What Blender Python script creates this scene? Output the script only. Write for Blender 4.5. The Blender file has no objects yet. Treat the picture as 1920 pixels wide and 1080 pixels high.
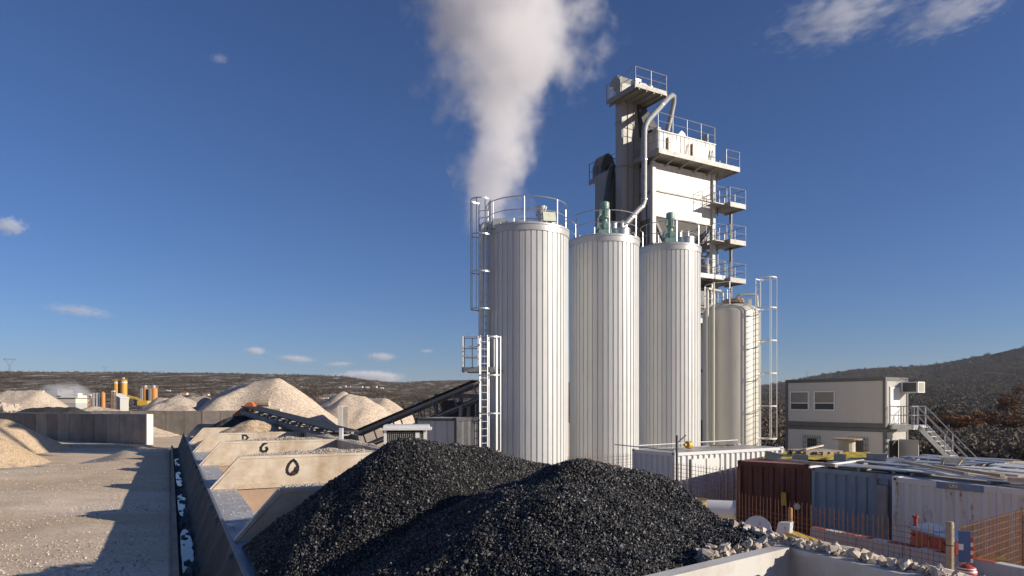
import bpy, math, random
import numpy as np
from mathutils import Vector, Matrix, noise as mnoise
random.seed(7); rng = np.random.default_rng(7)
C = bpy.context.scene.collection
R = math.radians
CZ = 4.2; FPX = 1280.0; HOR = 754.0          # eye height, focal length in pixels of a 1920 px frame, eye-level row
def at(px, py, y):                             # a point of the place seen at px,py standing at depth y
    return Vector(((px-960)/FPX*y, y, CZ+(HOR-py)/FPX*y))
def sstep(a, b, x):
    t = min(1, max(0, (x-a)/(b-a))); return t*t*(3-2*t)
# ------------------------------------------------------------------ object helpers
MW = {}
def link(o, parent=None):
    C.objects.link(o)
    if parent is not None: o.parent = parent; MW[o.name] = MW[parent.name]
    return o
def tag(o, label, cat, group=None, kind=None):
    if label: o['label'] = label
    if cat: o['category'] = cat
    if group: o['group'] = group
    if kind: o['kind'] = kind
    return o
def thing(name, label, cat, loc=(0,0,0), rz=0, group=None):
    o = bpy.data.objects.new(name, None); o.empty_display_size = .3
    C.objects.link(o); o.location = loc; o.rotation_euler = (0,0,rz)
    MW[o.name] = Matrix.Translation(Vector(loc)) @ Matrix.Rotation(rz, 4, 'Z')
    return tag(o, label, cat, group)
def copy_tree(o, parent=None):
    c = o.copy(); C.objects.link(c); c.parent = parent
    for ch in o.children: copy_tree(ch, c)
    return c
class MB:
    def __init__(s): s.v = []; s.f = []
    def add(s, vs, fs):
        n = len(s.v); s.v += [tuple(v) for v in vs]; s.f += [tuple(i+n for i in f) for f in fs]; return s
    def box(s, c, d, rz=0, m=None):
        hx, hy, hz = d[0]/2, d[1]/2, d[2]/2
        vs = [Vector((x,y,z)) for z in (-hz,hz) for y in (-hy,hy) for x in (-hx,hx)]
        mm = Matrix.Translation(Vector(c)) @ (m if m is not None else Matrix.Rotation(rz,4,'Z'))
        return s.add([mm @ v for v in vs], [(0,2,3,1),(4,5,7,6),(0,1,5,4),(2,6,7,3),(0,4,6,2),(1,3,7,5)])
    def bx(s, x0,x1,y0,y1,z0,z1):
        return s.box(((x0+x1)/2,(y0+y1)/2,(z0+z1)/2),(abs(x1-x0),abs(y1-y0),abs(z1-z0)))
    def frame(s, p, q, up=(0,0,1)):
        p = Vector(p); q = Vector(q); d = (q-p).normalized()
        u = Vector(up); 
        if abs(d.dot(u)) > .98: u = Vector((1,0,0))
        x = d.cross(u).normalized(); z = x.cross(d).normalized()
        return p, q, d, x, z
    def bar(s, p, q, w, h, up=(0,0,1)):
        p,q,d,x,z = s.frame(p,q,up)
        vs = [c + x*sx*w/2 + z*sz*h/2 for c in (p,q) for sz in (-1,1) for sx in (-1,1)]
        return s.add(vs, [(0,2,3,1),(4,5,7,6),(0,1,5,4),(2,6,7,3),(0,4,6,2),(1,3,7,5)])
    def tube(s, pts, r, n=8, closed=False, cap=True):
        pts = [Vector(p) for p in pts]; N = len(pts); vs = []; fs = []
        px = None
        for i,p in enumerate(pts):
            if closed: d = pts[(i+1)%N]-pts[i-1]
            else: d = pts[min(i+1,N-1)]-pts[max(i-1,0)]
            d.normalize()
            if px is None:
                u = Vector((0,0,1)) if abs(d.z) < .9 else Vector((1,0,0))
                px = d.cross(u).normalized()
            else:
                px = (px - d*px.dot(d)).normalized()
            py = d.cross(px)
            rr = r[i] if isinstance(r,(list,tuple)) else r
            for k in range(n):
                a = 2*math.pi*k/n; vs.append(p + px*math.cos(a)*rr + py*math.sin(a)*rr)
        for i in range(N if closed else N-1):
            j = (i+1) % N
            for k in range(n):
                k2 = (k+1) % n; fs.append((i*n+k, i*n+k2, j*n+k2, j*n+k))
        if cap and not closed:
            fs.append(tuple(range(n))[::-1]); fs.append(tuple(range((N-1)*n, N*n)))
        return s.add(vs, fs)
    def lathe(s, prof, n=32, c=(0,0,0), m=None):
        vs = []; fs = []; c = Vector(c)
        for r,z in prof:
            for k in range(n):
                a = 2*math.pi*k/n; v = Vector((r*math.cos(a), r*math.sin(a), z))
                vs.append(c + (m @ v if m is not None else v))
        P = len(prof)
        for i in range(P-1):
            for k in range(n):
                k2 = (k+1) % n; fs.append((i*n+k, i*n+k2, (i+1)*n+k2, (i+1)*n+k))
        if prof[0][0] > 1e-4: fs.append(tuple(range(n))[::-1])
        if prof[-1][0] > 1e-4: fs.append(tuple(range((P-1)*n, P*n)))
        return s.add(vs, fs)
    def prism(s, poly, a, b, fn):                # poly in 2-D, fn(u,w,h) -> point, extruded h from a to b
        n = len(poly); vs = [fn(u,w,a) for u,w in poly] + [fn(u,w,b) for u,w in poly]
        fs = [tuple(range(n))[::-1], tuple(range(n,2*n))] + [(i,(i+1)%n,(i+1)%n+n,i+n) for i in range(n)]
        return s.add(vs, fs)
    def build(s, name, mat, parent=None, smooth=None, world=False, bevel=0):
        me = bpy.data.meshes.new(name)
        vs = s.v
        if world and parent is not None:
            inv = MW[parent.name].inverted(); vs = [inv @ Vector(v) for v in vs]
        me.from_pydata([tuple(v) for v in vs], [], s.f); me.update()
        import bmesh
        bm = bmesh.new(); bm.from_mesh(me); bmesh.ops.recalc_face_normals(bm, faces=bm.faces)
        if bevel:
            bmesh.ops.bevel(bm, geom=[e for e in bm.edges if len(e.link_faces)==2 and e.calc_face_angle(0) > .6], offset=bevel, segments=1, affect='EDGES', clamp_overlap=True)
        bm.to_mesh(me); bm.free()
        if smooth:
            me.polygons.foreach_set('use_smooth', [True]*len(me.polygons)); me.set_sharp_from_angle(angle=R(smooth))
        me.materials.append(mat)
        o = bpy.data.objects.new(name, me); link(o, parent)
        if parent is None: MW[o.name] = Matrix.Identity(4)
        return o
def np_mesh(name, V, F, mat, parent=None, smooth=False):
    me = bpy.data.meshes.new(name); k = F.shape[1]
    me.vertices.add(len(V)); me.vertices.foreach_set('co', np.ascontiguousarray(V, dtype=np.float32).ravel())
    me.loops.add(F.size); me.loops.foreach_set('vertex_index', np.ascontiguousarray(F, dtype=np.int32).ravel())
    me.polygons.add(len(F)); me.polygons.foreach_set('loop_start', np.arange(0, F.size, k, dtype=np.int32))
    me.update(calc_edges=True)
    me.polygons.foreach_set('use_smooth', np.full(len(F), smooth))
    me.materials.append(mat)
    o = bpy.data.objects.new(name, me); link(o, parent)
    if parent is None: MW[o.name] = Matrix.Identity(4)
    return o
def fnoise(x, y, sc, seed=0, oct=3):
    return mnoise.fractal(Vector((x/sc+seed*17.3, y/sc-seed*9.1, seed*3.7)), 1.0, 2.0, oct)
# ------------------------------------------------------------------ materials
def nodes(name):
    m = bpy.data.materials.new(name); m.use_nodes = True; nt = m.node_tree
    for n in list(nt.nodes):
        if n.type not in ('BSDF_PRINCIPLED','OUTPUT_MATERIAL'): nt.nodes.remove(n)
    return m, nt, nt.nodes['Principled BSDF']
def N(nt, typ, **kw):
    n = nt.nodes.new(typ)
    for k,v in kw.items():
        if k.startswith('i_'):
            key = k[2:]; n.inputs[int(key) if key.isdigit() else key].default_value = v
        else: setattr(n, k, v)
    return n
def texco(nt, scale=(1,1,1), obj=True):
    tc = N(nt,'ShaderNodeTexCoord'); mp = N(nt,'ShaderNodeMapping'); mp.inputs['Scale'].default_value = scale
    if obj: nt.links.new(tc.outputs['Object'], mp.inputs[0])
    else:
        g = N(nt,'ShaderNodeNewGeometry'); nt.links.new(g.outputs['Position'], mp.inputs[0])
    return mp.outputs[0]
def noise(nt, vec, scale, detail=6, rough=.55, lo=None, hi=None):
    n = N(nt,'ShaderNodeTexNoise'); n.inputs['Scale'].default_value = scale; n.inputs['Detail'].default_value = detail; n.inputs['Roughness'].default_value = rough
    nt.links.new(vec, n.inputs['Vector'])
    if lo is None: return n.outputs['Fac']
    mr = N(nt,'ShaderNodeMapRange'); mr.inputs['From Min'].default_value = lo; mr.inputs['From Max'].default_value = hi
    nt.links.new(n.outputs['Fac'], mr.inputs['Value']); return mr.outputs[0]
def mix(nt, fac, a, b, mode='MIX'):
    n = N(nt,'ShaderNodeMix', data_type='RGBA', blend_type=mode)
    for sock, val in ((n.inputs[0],fac),(n.inputs[6],a),(n.inputs[7],b)):
        if isinstance(val,(int,float)): sock.default_value = val
        elif isinstance(val,(tuple,list)): sock.default_value = (*val[:3],1)
        else: nt.links.new(val, sock)
    return n.outputs[2]
def math_(nt, op, a, b=None, clamp=False):
    n = N(nt,'ShaderNodeMath', operation=op, use_clamp=clamp)
    for s,v in ((n.inputs[0],a),(n.inputs[1],b)):
        if v is None: continue
        if isinstance(v,(int,float)): s.default_value = v
        else: nt.links.new(v, s)
    return n.outputs[0]
def bump(nt, b, h, strength, dist=.02):
    n = N(nt,'ShaderNodeBump'); n.inputs['Strength'].default_value = strength; n.inputs['Distance'].default_value = dist
    nt.links.new(h, n.inputs['Height']); nt.links.new(n.outputs[0], b.inputs['Normal']); return n
MATS = {}
def M(name, col, rough=.6, metal=0, var=.25, scale=1.5, dirt=None, dirt_amt=.4, dscale=2.5, streak=False, bmp=0, bscale=30, spec=.5):
    """weathered paint / metal / wood: tone variation plus stains with a shape of their own"""
    if name in MATS: return MATS[name]
    m, nt, b = nodes(name)
    v = texco(nt)
    c = mix(nt, noise(nt, v, scale, 8, .6, .3, .7), tuple(x*(1-var) for x in col), tuple(min(1,x*(1+var*.6)) for x in col))
    if dirt:
        vv = texco(nt, (1,1,.12)) if streak else v
        f = noise(nt, vv, dscale*(3 if streak else 1), 10, .65, .62-.3*dirt_amt, .85-.1*dirt_amt)
        c = mix(nt, f, c, dirt)
    nt.links.new(c, b.inputs['Base Color'])
    r = N(nt,'ShaderNodeMapRange'); r.inputs['To Min'].default_value = max(.05,rough-.12); r.inputs['To Max'].default_value = min(1,rough+.15)
    nt.links.new(noise(nt, v, scale*5, 5), r.inputs['Value']); nt.links.new(r.outputs[0], b.inputs['Roughness'])
    b.inputs['Metallic'].default_value = metal; b.inputs['Specular IOR Level'].default_value = spec
    if bmp: bump(nt, b, noise(nt, v, bscale, 6), bmp)
    MATS[name] = m; return m
def gran(name, c1, c2, c3, scale, patch=.25, bmp=.6, rough=.9, world=True, dist=.03, patch2=None, spec=.25, stone=None, grain=1.0):
    """granular ground or heap: grains as Voronoi cells, patches of tone"""
    m, nt, b = nodes(name); v = texco(nt, obj=not world)
    vo = N(nt,'ShaderNodeTexVoronoi'); vo.inputs['Scale'].default_value = scale; nt.links.new(v, vo.inputs['Vector'])
    sp = N(nt,'ShaderNodeSeparateColor'); nt.links.new(vo.outputs['Color'], sp.inputs[0])
    c = mix(nt, noise(nt, v, patch, 8, .6, .38, .62), c1, c2)
    if patch2: c = mix(nt, noise(nt, texco(nt, patch2, obj=not world), 1, 7, .62, .46, .62), c, c3)
    g = N(nt,'ShaderNodeMapRange'); g.inputs['To Min'].default_value = 1-.38*grain; g.inputs['To Max'].default_value = 1+.4*grain
    nt.links.new(sp.outputs[0], g.inputs['Value'])
    c = mix(nt, 1.0, c, g.outputs[0], 'MULTIPLY')
    if stone:
        f = math_(nt,'GREATER_THAN', sp.outputs[1], 1-stone); c = mix(nt, f, c, c3)
    nt.links.new(c, b.inputs['Base Color']); b.inputs['Roughness'].default_value = rough; b.inputs['Specular IOR Level'].default_value = spec
    h = math_(nt,'MULTIPLY', vo.outputs['Distance'], -1.0)
    h2 = math_(nt,'ADD', math_(nt,'MULTIPLY', h, .5), noise(nt, v, scale*.12, 9, .62))
    bump(nt, b, h2, bmp, dist)
    return m
def stones_mat(name, ramp, rough=.4, spec=.5, facet=0):
    m, nt, b = nodes(name)
    g = N(nt,'ShaderNodeNewGeometry'); cr = N(nt,'ShaderNodeValToRGB')
    el = cr.color_ramp.elements
    while len(el) < len(ramp): el.new(.5)
    for e,(p,c) in zip(el, ramp): e.position = p; e.color = (*c,1)
    nt.links.new(g.outputs['Random Per Island'], cr.inputs[0])
    v = texco(nt, obj=False)
    c = mix(nt, noise(nt, v, 60, 4, .6, .3, .7), (.75,.75,.75), (1.15,1.15,1.15))
    nt.links.new(mix(nt, 1.0, cr.outputs[0], c, 'MULTIPLY'), b.inputs['Base Color'])
    b.inputs['Roughness'].default_value = rough; b.inputs['Specular IOR Level'].default_value = spec
    return m
GALV = M('galvanised_steel', (.50,.51,.52), .38, .75, .2, 4)
GALVW = M('pale_galvanised_steel', (.56,.56,.55), .42, .35, .15, 4)
SILO = M('silo_cladding', (.57,.572,.56), .36, .06, .05, .4, (.46,.455,.43), .30, 1.2, True)
RAILG = M('dull_rail_steel', (.30,.31,.32), .5, .4, .2, 4)
ELEV = M('elevator_grey_paint', (.29,.28,.26), .5, .05, .08, .9, (.33,.30,.27), .3, 1.2, True)
SILOTOP = M('silo_roof_sheet', (.47,.47,.46), .40, .3, .12, 2)
TANKP = M('tank_paint', (.52,.50,.43), .45, .05, .06, .8, (.40,.38,.33), .2, 1.5, True)
TOWERP = M('tower_paint', (.66,.635,.59), .48, 0, .10, .9, (.36,.30,.24), .55, 1.1, True)
TOWERG = M('tower_grey_paint', (.22,.215,.20), .5, .1, .1, .9, (.30,.27,.24), .35, 1.3, True)
DARKST = M('dark_steel', (.09,.09,.095), .55, .3, .3, 2)
MIDST = M('grey_steel', (.27,.275,.28), .5, .4, .25, 2, (.16,.12,.09), .3)
GREEN = M('green_motor_paint', (.20,.33,.28), .42, 0, .12, 6)
WHITEP = M('white_paint', (.70,.70,.68), .45, 0, .06, 1.2, (.55,.52,.46), .25, 2, True)
CREAM = M('cream_hopper_paint', (.70,.62,.50), .5, 0, .06, 1.2, (.30,.19,.10), .95, 1.7)
_nt = CREAM.node_tree; _b = _nt.nodes['Principled BSDF'].inputs['Base Color']; _src = _b.links[0].from_socket; _v = texco(_nt,(1,1,2.2)); _f = math_(_nt,'MULTIPLY', noise(_nt,_v,1.3,3,.5,.5,.66), noise(_nt,_v,9,8,.7,.36,.62)); _src = mix(_nt, math_(_nt,'MULTIPLY',_f,.75), _src, (.33,.215,.125)); _nt.links.new(_src, _b)
PIPEG = M('dull_pipe_steel', (.33,.33,.33), .5, .15, .2, 3)
RUSTY = M('worn_rusty_steel', (.36,.25,.17), .7, .1, .25, 1.6, (.22,.14,.09), .5, 2)
LEDGE = M('ledge_steel', (.50,.50,.50), .55, .1, .25, 3, (.28,.24,.20), .55, 4)
BLACKP = M('black_hand_paint', (.02,.018,.016), .7, 0, .2, 8)
CONC = M('precast_concrete', (.29,.255,.215), .85, 0, .28, .7, (.17,.155,.14), .55, .5, True, .25, 12)
_nt = CONC.node_tree; _oi = N(_nt,'ShaderNodeObjectInfo'); _mr = N(_nt,'ShaderNodeMapRange'); _mr.inputs['To Min'].default_value = .68; _mr.inputs['To Max'].default_value = 1.2; _nt.links.new(_oi.outputs['Random'], _mr.inputs['Value']); _b = _nt.nodes['Principled BSDF'].inputs['Base Color']; _src = _b.links[0].from_socket; _nt.links.new(mix(_nt, 1.0, _src, _mr.outputs[0], 'MULTIPLY'), _b)
CONCW = M('pale_sunlit_concrete', (.62,.60,.55), .85, 0, .1, 2)  # paler tone paints the sunlight on the wall ends; shared by the coping
BLOCK = M('concrete_block', (.31,.30,.275), .9, 0, .15, 6, None, .4, 2, False, .3, 40)
RED_C = M('maroon_container_paint', (.115,.034,.032), .5, .1, .2, 1, (.22,.09,.06), .3, 1.5, True)
RED_R = M('faded_maroon_roof', (.30,.13,.105), .7, .05, .2, 1.5, (.20,.10,.07), .4, 2)
BLUE_C = M('blue_grey_container_paint', (.21,.28,.36), .55, .1, .12, 1, (.15,.14,.135), .2, 1.6, True)
WHT_C = M('rusty_white_container_paint', (.60,.60,.60), .55, .05, .08, 1, (.42,.37,.33), .2, 1.7, True)
def rust(m, lo, hi, amt=.9):                   # rust runs below small spots
    nt = m.node_tree; b = nt.nodes['Principled BSDF'].inputs['Base Color']; src = b.links[0].from_socket
    f = math_(nt,'MULTIPLY', noise(nt, texco(nt,(5,5,.55)), 1.0, 6, .62, lo, hi), noise(nt, texco(nt,(2,2,2)), 4.0, 6, .7, .40, .60)); nt.links.new(mix(nt, math_(nt,'MULTIPLY', f, amt), src, (.17,.06,.03)), b)
rust(WHT_C, .55, .62); rust(BLUE_C, .61, .68, .8); rust(RED_C, .60, .72, .35)
WHT_N = M('white_container_paint', (.68,.68,.66), .45, 0, .05, 1, (.6,.56,.5), .2, 1.6, True)
SHEETB = M('bluish_corrugated_sheet', (.46,.465,.47), .38, .05, .2, 2, (.22,.20,.18), .3)
SHEETW = M('pale_corrugated_sheet', (.80,.77,.71), .5, 0, .15, 2, (.32,.24,.18), .3)
OFFW = M('office_panel', (.50,.48,.44), .42, .05, .04, 1, (.45,.44,.41), .15, 1.4, True)
OFFG = M('office_frame_grey', (.115,.115,.112), .5, .1, .1, 2)
GLASS = M('dark_window_glass', (.03,.035,.04), .06, 0, .1, 1, spec=.8)
BLIND = M('window_blind', (.25,.245,.21), .7, 0, .1, 3)
WOOD = M('raw_timber', (.40,.31,.21), .8, 0, .3, 6, (.22,.17,.12), .4, 4)
PLANK = M('grey_weathered_plank', (.38,.33,.28), .85, 0, .3, 5)
YELLOW = M('yellow_tarp', (.62,.47,.06), .45, 0, .2, 3, (.35,.26,.05), .4, 2)
YELP = M('yellow_paint', (.62,.38,.05), .5, 0, .15, 4)
ORANGE = M('orange_drum_cover', (.50,.17,.05), .55, 0, .2, 4)
REDP = M('red_paint', (.40,.05,.035), .45, 0, .15, 4)
BLUEP = M('blue_paint', (.05,.115,.29), .45, 0, .15, 4)
LIDB = M('sky_pale_blue_lid', (.23,.30,.42), .5, 0, .15, 4)  # pale blue puts the sky's reflection on the lid top into its colour
BELT = M('conveyor_belt_rubber', (.03,.03,.03), .6, 0, .3, 4)
REBAR = M('rusty_rebar', (.20,.095,.045), .8, .2, .3, 8)
ASPHALT_BASE = gran('asphalt_chippings_base', (.012,.012,.013), (.02,.02,.021), (.08,.08,.08), 60, .6, .8, .5, True, .02)
SAND = gran('sand_heap', (.50,.37,.235), (.56,.425,.285), (.30,.22,.15), 22, .4, .7, .95, True, .04)
LIME = gran('limestone_gravel_heap', (.55,.44,.33), (.61,.50,.385), (.40,.32,.24), 8, .18, .6, .95, True, .08)
GREYLIME = gran('grey_gravel_heap', (.41,.335,.265), (.49,.405,.325), (.26,.23,.20), 8, .18, .6, .95, True, .08)
DARKHEAP = gran('dark_heap', (.05,.048,.046), (.07,.066,.062), (.1,.09,.09), 8, .3, .7, .9, True, .08)
YARD = gran('yard_sand', (.57,.425,.27), (.63,.485,.325), (.72,.59,.45), 34, .22, .14, .95, True, .012, (.13,.5,1), stone=.05, grain=.45)
BLACKST = stones_mat('black_chippings', [(0,(.018,.018,.018)),(.5,(.044,.043,.042)),(.85,(.088,.085,.081)),(.985,(.22,.205,.19))], .5, .42)
WHITEST = stones_mat('limestone_rubble', [(0,(.42,.34,.26)),(.5,(.54,.46,.375)),(1,(.64,.57,.49))], .85, .3)
GRAVST = stones_mat('limestone_chippings', [(0,(.30,.25,.20)),(.5,(.50,.43,.36)),(1,(.64,.58,.52))], .85, .3)
# ------------------------------------------------------------------ terrain
UX, UY = .894, .447                            # plant grid: across the hopper row; along it is (-UY, UX)
HO = Vector((-2.273, 5.62))
def H(a, t, z): return Vector((HO.x+a*UX-t*UY, HO.y+a*UY+t*UX, z))
def Hinv(x, y):
    dx, dy = x-HO.x, y-HO.y; return dx*UX+dy*UY, -dx*UY+dy*UX
RAMP = 2.55; RIM = 3.05
RID = [(-1500,692),(-600,690),(0,697),(200,698),(400,699),(640,705),(700,713),(745,717),(800,714),(880,712),(960,714),(1200,720),(1440,722),(1530,704),(1600,693),(1660,689),(1740,685),(1800,674),(1860,664),(1920,650),(2200,616),(3000,590),(5000,600)]
def ridge(px):
    for (a,b),(c,d) in zip(RID, RID[1:]):
        if px <= c: return b+(d-b)*max(0,(px-a)/(c-a))
    return RID[-1][1]
R0 = 140.0
def ground(x, y):
    a, t = Hinv(x, y); r = math.hypot(x, y)
    # loading ramp left of the hoppers
    d1 = -(x+12.6)*.889+(y-16.8)*.457
    d2 = -(a+.25)-1.6
    d = max(0.0, min(d1, max(d2, 0)), t-21.5)
    z = RAMP*(1-min(1,max(0,d)/7.5)) if a < -.46 else (RAMP-.14*sstep(-.46,-.40,a) if a < -.30 else (RAMP-.14)*(1-sstep(-.30, -.1, a)))*(1 if t < 22 else 1-sstep(22, 30, t))
    if a < -.46: z += .05*fnoise(x, y, 3.5, 1)*sstep(0, 2, -a-.3) + .02*fnoise(x, y, .8, 2)*sstep(0, 2, -a-.3)
    # bank between hoppers and containers
    if a > 2.6 and t < 16:
        X0 = x+.5*y
        bz = max(0, 2.3*(1-sstep(3.4, 9, X0)))*0 + 1.15*(1-sstep(14.0, 15.2, X0))*sstep(2.6, 3.4, a)*(1-sstep(10,14,t))
        z = max(z, bz + .05*fnoise(x, y, 1.2, 3))
    elif a > 0 : z += .04*fnoise(x, y, 2.0, 3)
    if r > R0:
        px = 960+FPX*x/max(y, .25*r) if y > 0 else (5000 if x > 0 else -1500)
        RR = 1500 if px < 700 else (1500+ (px-700)*3.0 if px < 1000 else 2400)
        yy = max(y, .25*r)/r*RR
        zr = CZ+(HOR-ridge(px))*yy/FPX
        s = (r-R0)/(RR-R0)
        p = 1.7 if px < 900 else 2.3
        z2 = zr*(min(1,s)**p) if s < 1 else zr*(1-.25*min(1,(s-1)))
        z2 += fnoise(x, y, 260, 5, 4)*min(1, s)*9*(1-sstep(.75,1,s)) + fnoise(x, y, 70, 6)*min(1,s*4)*1.2
        z = z*(1-sstep(R0, R0+20, r)) + z2*sstep(R0-1, R0+20, r)
    return z
def hit(px, py, y0=60, y1=2400):
    y = y0
    while y < y1:
        p = at(px, py, y)
        if p.z <= ground(p.x, p.y): return p
        y *= 1.01
    return at(px, py, y1)
def sheet(name, rs, th, mat):
    nt_ = len(th); V = np.zeros((len(rs)*nt_, 3))
    i = 0
    for r in rs:
        for a in th:
            x, y = r*math.sin(a), r*math.cos(a); V[i] = (x, y, ground(x, y)); i += 1
    q = np.arange((len(rs)-1)*nt_).reshape(-1, nt_)
    a = q[:, :-1].ravel(); b = q[:, 1:].ravel()
    F = np.stack([a, b, b+nt_, a+nt_], 1)
    F2 = np.stack([q[:, -1], q[:, 0], q[:, 0]+nt_, q[:, -1]+nt_], 1)
    return np_mesh(name, V, np.concatenate([F, F2])[:, ::-1], mat, smooth=True)
def thetas(fine, coarse):
    l = list(np.arange(-46, 46.01, fine)) + list(np.arange(46+coarse, 314-.01, coarse)); return [R(a) for a in l]
rs = [.3]; 
while rs[-1] < R0: rs.append(rs[-1]*1.018+.01)
rs[-1] = R0
tag(sheet('ground', rs, thetas(.4, 4), YARD), None, None, kind='structure')
rs = [R0]
while rs[-1] < 7000: rs.append(rs[-1]*1.028)
# hillside scrub material: bushes, bare limestone, rusty oak leaves
def scrub_mat(name):
    m, nt, b = nodes(name); v = texco(nt, obj=False)
    c = mix(nt, noise(nt, v, .012, 8, .62, .38, .62), (.085,.066,.047), (.135,.105,.076))
    c = mix(nt, noise(nt, v, .03, 8, .65, .52, .64), c, (.155,.095,.065))
    c = mix(nt, noise(nt, v, .02, 6, .6, .56, .66), c, (.12,.118,.085))
    g = N(nt,'ShaderNodeNewGeometry'); sx = N(nt,'ShaderNodeSeparateXYZ'); nt.links.new(g.outputs['Position'], sx.inputs[0])
    left = N(nt,'ShaderNodeMapRange'); left.inputs['From Min'].default_value = 300; left.inputs['From Max'].default_value = -300; left.inputs['To Min'].default_value = .0; left.inputs['To Max'].default_value = 1; nt.links.new(sx.outputs[0], left.inputs['Value'])
    rock = math_(nt,'MULTIPLY', noise(nt, texco(nt,(1,.35,1),False), .045, 9, .7,   .515, .60), left.outputs[0])
    c = mix(nt, rock, c, (.42,.385,.34))
    vo = N(nt,'ShaderNodeTexVoronoi'); vo.inputs['Scale'].default_value = .28; nt.links.new(v, vo.inputs['Vector'])
    k = N(nt,'ShaderNodeMapRange'); k.inputs['From Max'].default_value = .9; k.inputs['To Min'].default_value = 1.25; k.inputs['To Max'].default_value = .55; nt.links.new(vo.outputs['Distance'], k.inputs['Value'])
    c = mix(nt, 1., c, k.outputs[0], 'MULTIPLY')
    nt.links.new(c, b.inputs['Base Color']); b.inputs['Roughness'].default_value = 1; b.inputs['Specular IOR Level'].default_value = 0
    h = math_(nt,'SUBTRACT', noise(nt, v, .12, 8, .65), vo.outputs['Distance']); bump(nt, b, h, .9, 2.5)
    return m
HILL = scrub_mat('scrub_hillside')
tag(sheet('hills', rs, thetas(.25, 5), HILL), None, None, kind='structure')
# ------------------------------------------------------------------ scattered stones
OCT_V = np.array([(1,0,0),(-1,0,0),(0,1,0),(0,-1,0),(0,0,1),(0,0,-1)], float)
OCT_F = np.array([(0,2,4),(2,1,4),(1,3,4),(3,0,4),(2,0,5),(1,2,5),(3,1,5),(0,3,5)])
def rot_rand(n):
    q = rng.normal(size=(n,4)); q /= np.linalg.norm(q,axis=1)[:,None]; w,x,y,z = q.T
    return np.stack([np.stack([1-2*(y*y+z*z),2*(x*y-z*w),2*(x*z+y*w)],1),np.stack([2*(x*y+z*w),1-2*(x*x+z*z),2*(y*z-x*w)],1),np.stack([2*(x*z-y*w),2*(y*z+x*w),1-2*(x*x+y*y)],1)],1)
def stones(name, P, size, mat, parent=None, jit=.3, flat=(1,.8,.6), base=None):
    V0, F0 = base if base is not None else (OCT_V, OCT_F)
    n = len(P); k = len(V0); V = np.repeat(V0[None], n, 0)
    V = V*(1+rng.uniform(-jit, jit, (n,k,1))) + rng.uniform(-jit,jit,(n,k,3))*.5
    V = V*np.array(flat)*np.asarray(size).reshape(-1,1,1)
    V = np.einsum('nij,nkj->nki', rot_rand(n), V) + P[:,None,:]
    F = (F0[None]+ (np.arange(n)*k)[:,None,None]).reshape(-1,3)
    V = V.reshape(-1,3)
    if parent is not None:
        inv = np.array(MW[parent.name].inverted()); V = V@inv[:3,:3].T+inv[:3,3]
    return np_mesh(name, V, F, mat, parent)
def ico():
    import bmesh
    bm = bmesh.new(); bmesh.ops.create_icosphere(bm, subdivisions=1, radius=1)
    v = np.array([x.co[:] for x in bm.verts]); f = np.array([[w.index for w in x.verts] for x in bm.faces]); bm.free(); return v, f
ICO = ico()
# ------------------------------------------------------------------ heaps on the yard
def heap(name, segs, label, mat, step=.5, slope=.72, base=None, rough=.18, clip=None, k=.12, group=None, fine=0):
    """segs: (p, q) crest lines of world points; the surface falls from them at the slope of loose gravel"""
    S = [(Vector(p), Vector(q)) for p, q in segs]
    top = max(max(p.z, q.z) for p, q in S)
    xs = [v.x for s in S for v in s]; ys = [v.y for s in S for v in s]
    cx, cy = sum(xs)/len(xs), sum(ys)/len(ys)
    gz = base if base is not None else min(ground(p.x,p.y) for s in S for p in s)
    m = (top-gz)/slope*1.1+step*2
    X = np.arange(min(xs)-m, max(xs)+m, step); Y = np.arange(min(ys)-m, max(ys)+m, step)
    gx, gy = np.meshgrid(X, Y, indexing='ij'); zz = np.full(gx.shape, -50.)
    for i,(p,q) in enumerate(S):
        d = q-p; L2 = max(1e-6, d.x**2+d.y**2)
        t = np.clip(((gx-p.x)*d.x+(gy-p.y)*d.y)/L2, 0, 1)
        dist = np.hypot(gx-(p.x+t*d.x), gy-(p.y+t*d.y))
        zc = p.z+t*d.z
        zz = np.maximum(zz, zc-slope*(np.sqrt(dist**2+(k*4)**2)-k*4))
    amp = rough*min(1.6, (top-gz)*.28)
    for i in range(len(X)):
        for j in range(len(Y)):
            if zz[i,j] > gz-1: zz[i,j] += amp*(fnoise(X[i],Y[j],(top-gz)*.9,len(S)+3)+.45*fnoise(X[i],Y[j],(top-gz)*.25,9)) + fine*rng.normal()
    keep = zz > gz-.5
    idx = -np.ones(zz.shape, int); V = []
    F = []
    nx, ny = zz.shape
    c = keep[:-1,:-1]|keep[1:,:-1]|keep[1:,1:]|keep[:-1,1:]
    ids = np.arange(nx*ny).reshape(nx,ny)
    F = np.stack([ids[:-1,:-1][c], ids[1:,:-1][c], ids[1:,1:][c], ids[:-1,1:][c]], 1)
    if clip is not None:
        kc = np.array([clip(a,b) for a,b in zip(gx[F].mean(1) if False else gx.ravel()[F].mean(1), gy.ravel()[F].mean(1))]); F = F[kc]
    V = np.stack([gx-cx, gy-cy, np.maximum(zz, gz-.6)-gz], -1).reshape(-1,3)
    used, Fi = np.unique(F, return_inverse=True); 
    o = np_mesh(name, V[used], Fi.reshape(F.shape), mat, smooth=True)
    o.location = (cx, cy, gz); MW[o.name] = Matrix.Translation(o.location)
    return tag(o, label, 'gravel heap' if 'sand' not in name else 'sand heap', group)
g_h = 'aggregate heaps stored in the yard'
heap('gravel_heap', [(at(478,716,104), at(522,711,104)),(at(440,724,108),at(478,716,104)),(at(418,744,100),at(452,728,102))], 'biggest beige gravel heap, towering behind the concrete bay wall', LIME, .45, .72, 0, .16, group=g_h)
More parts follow.
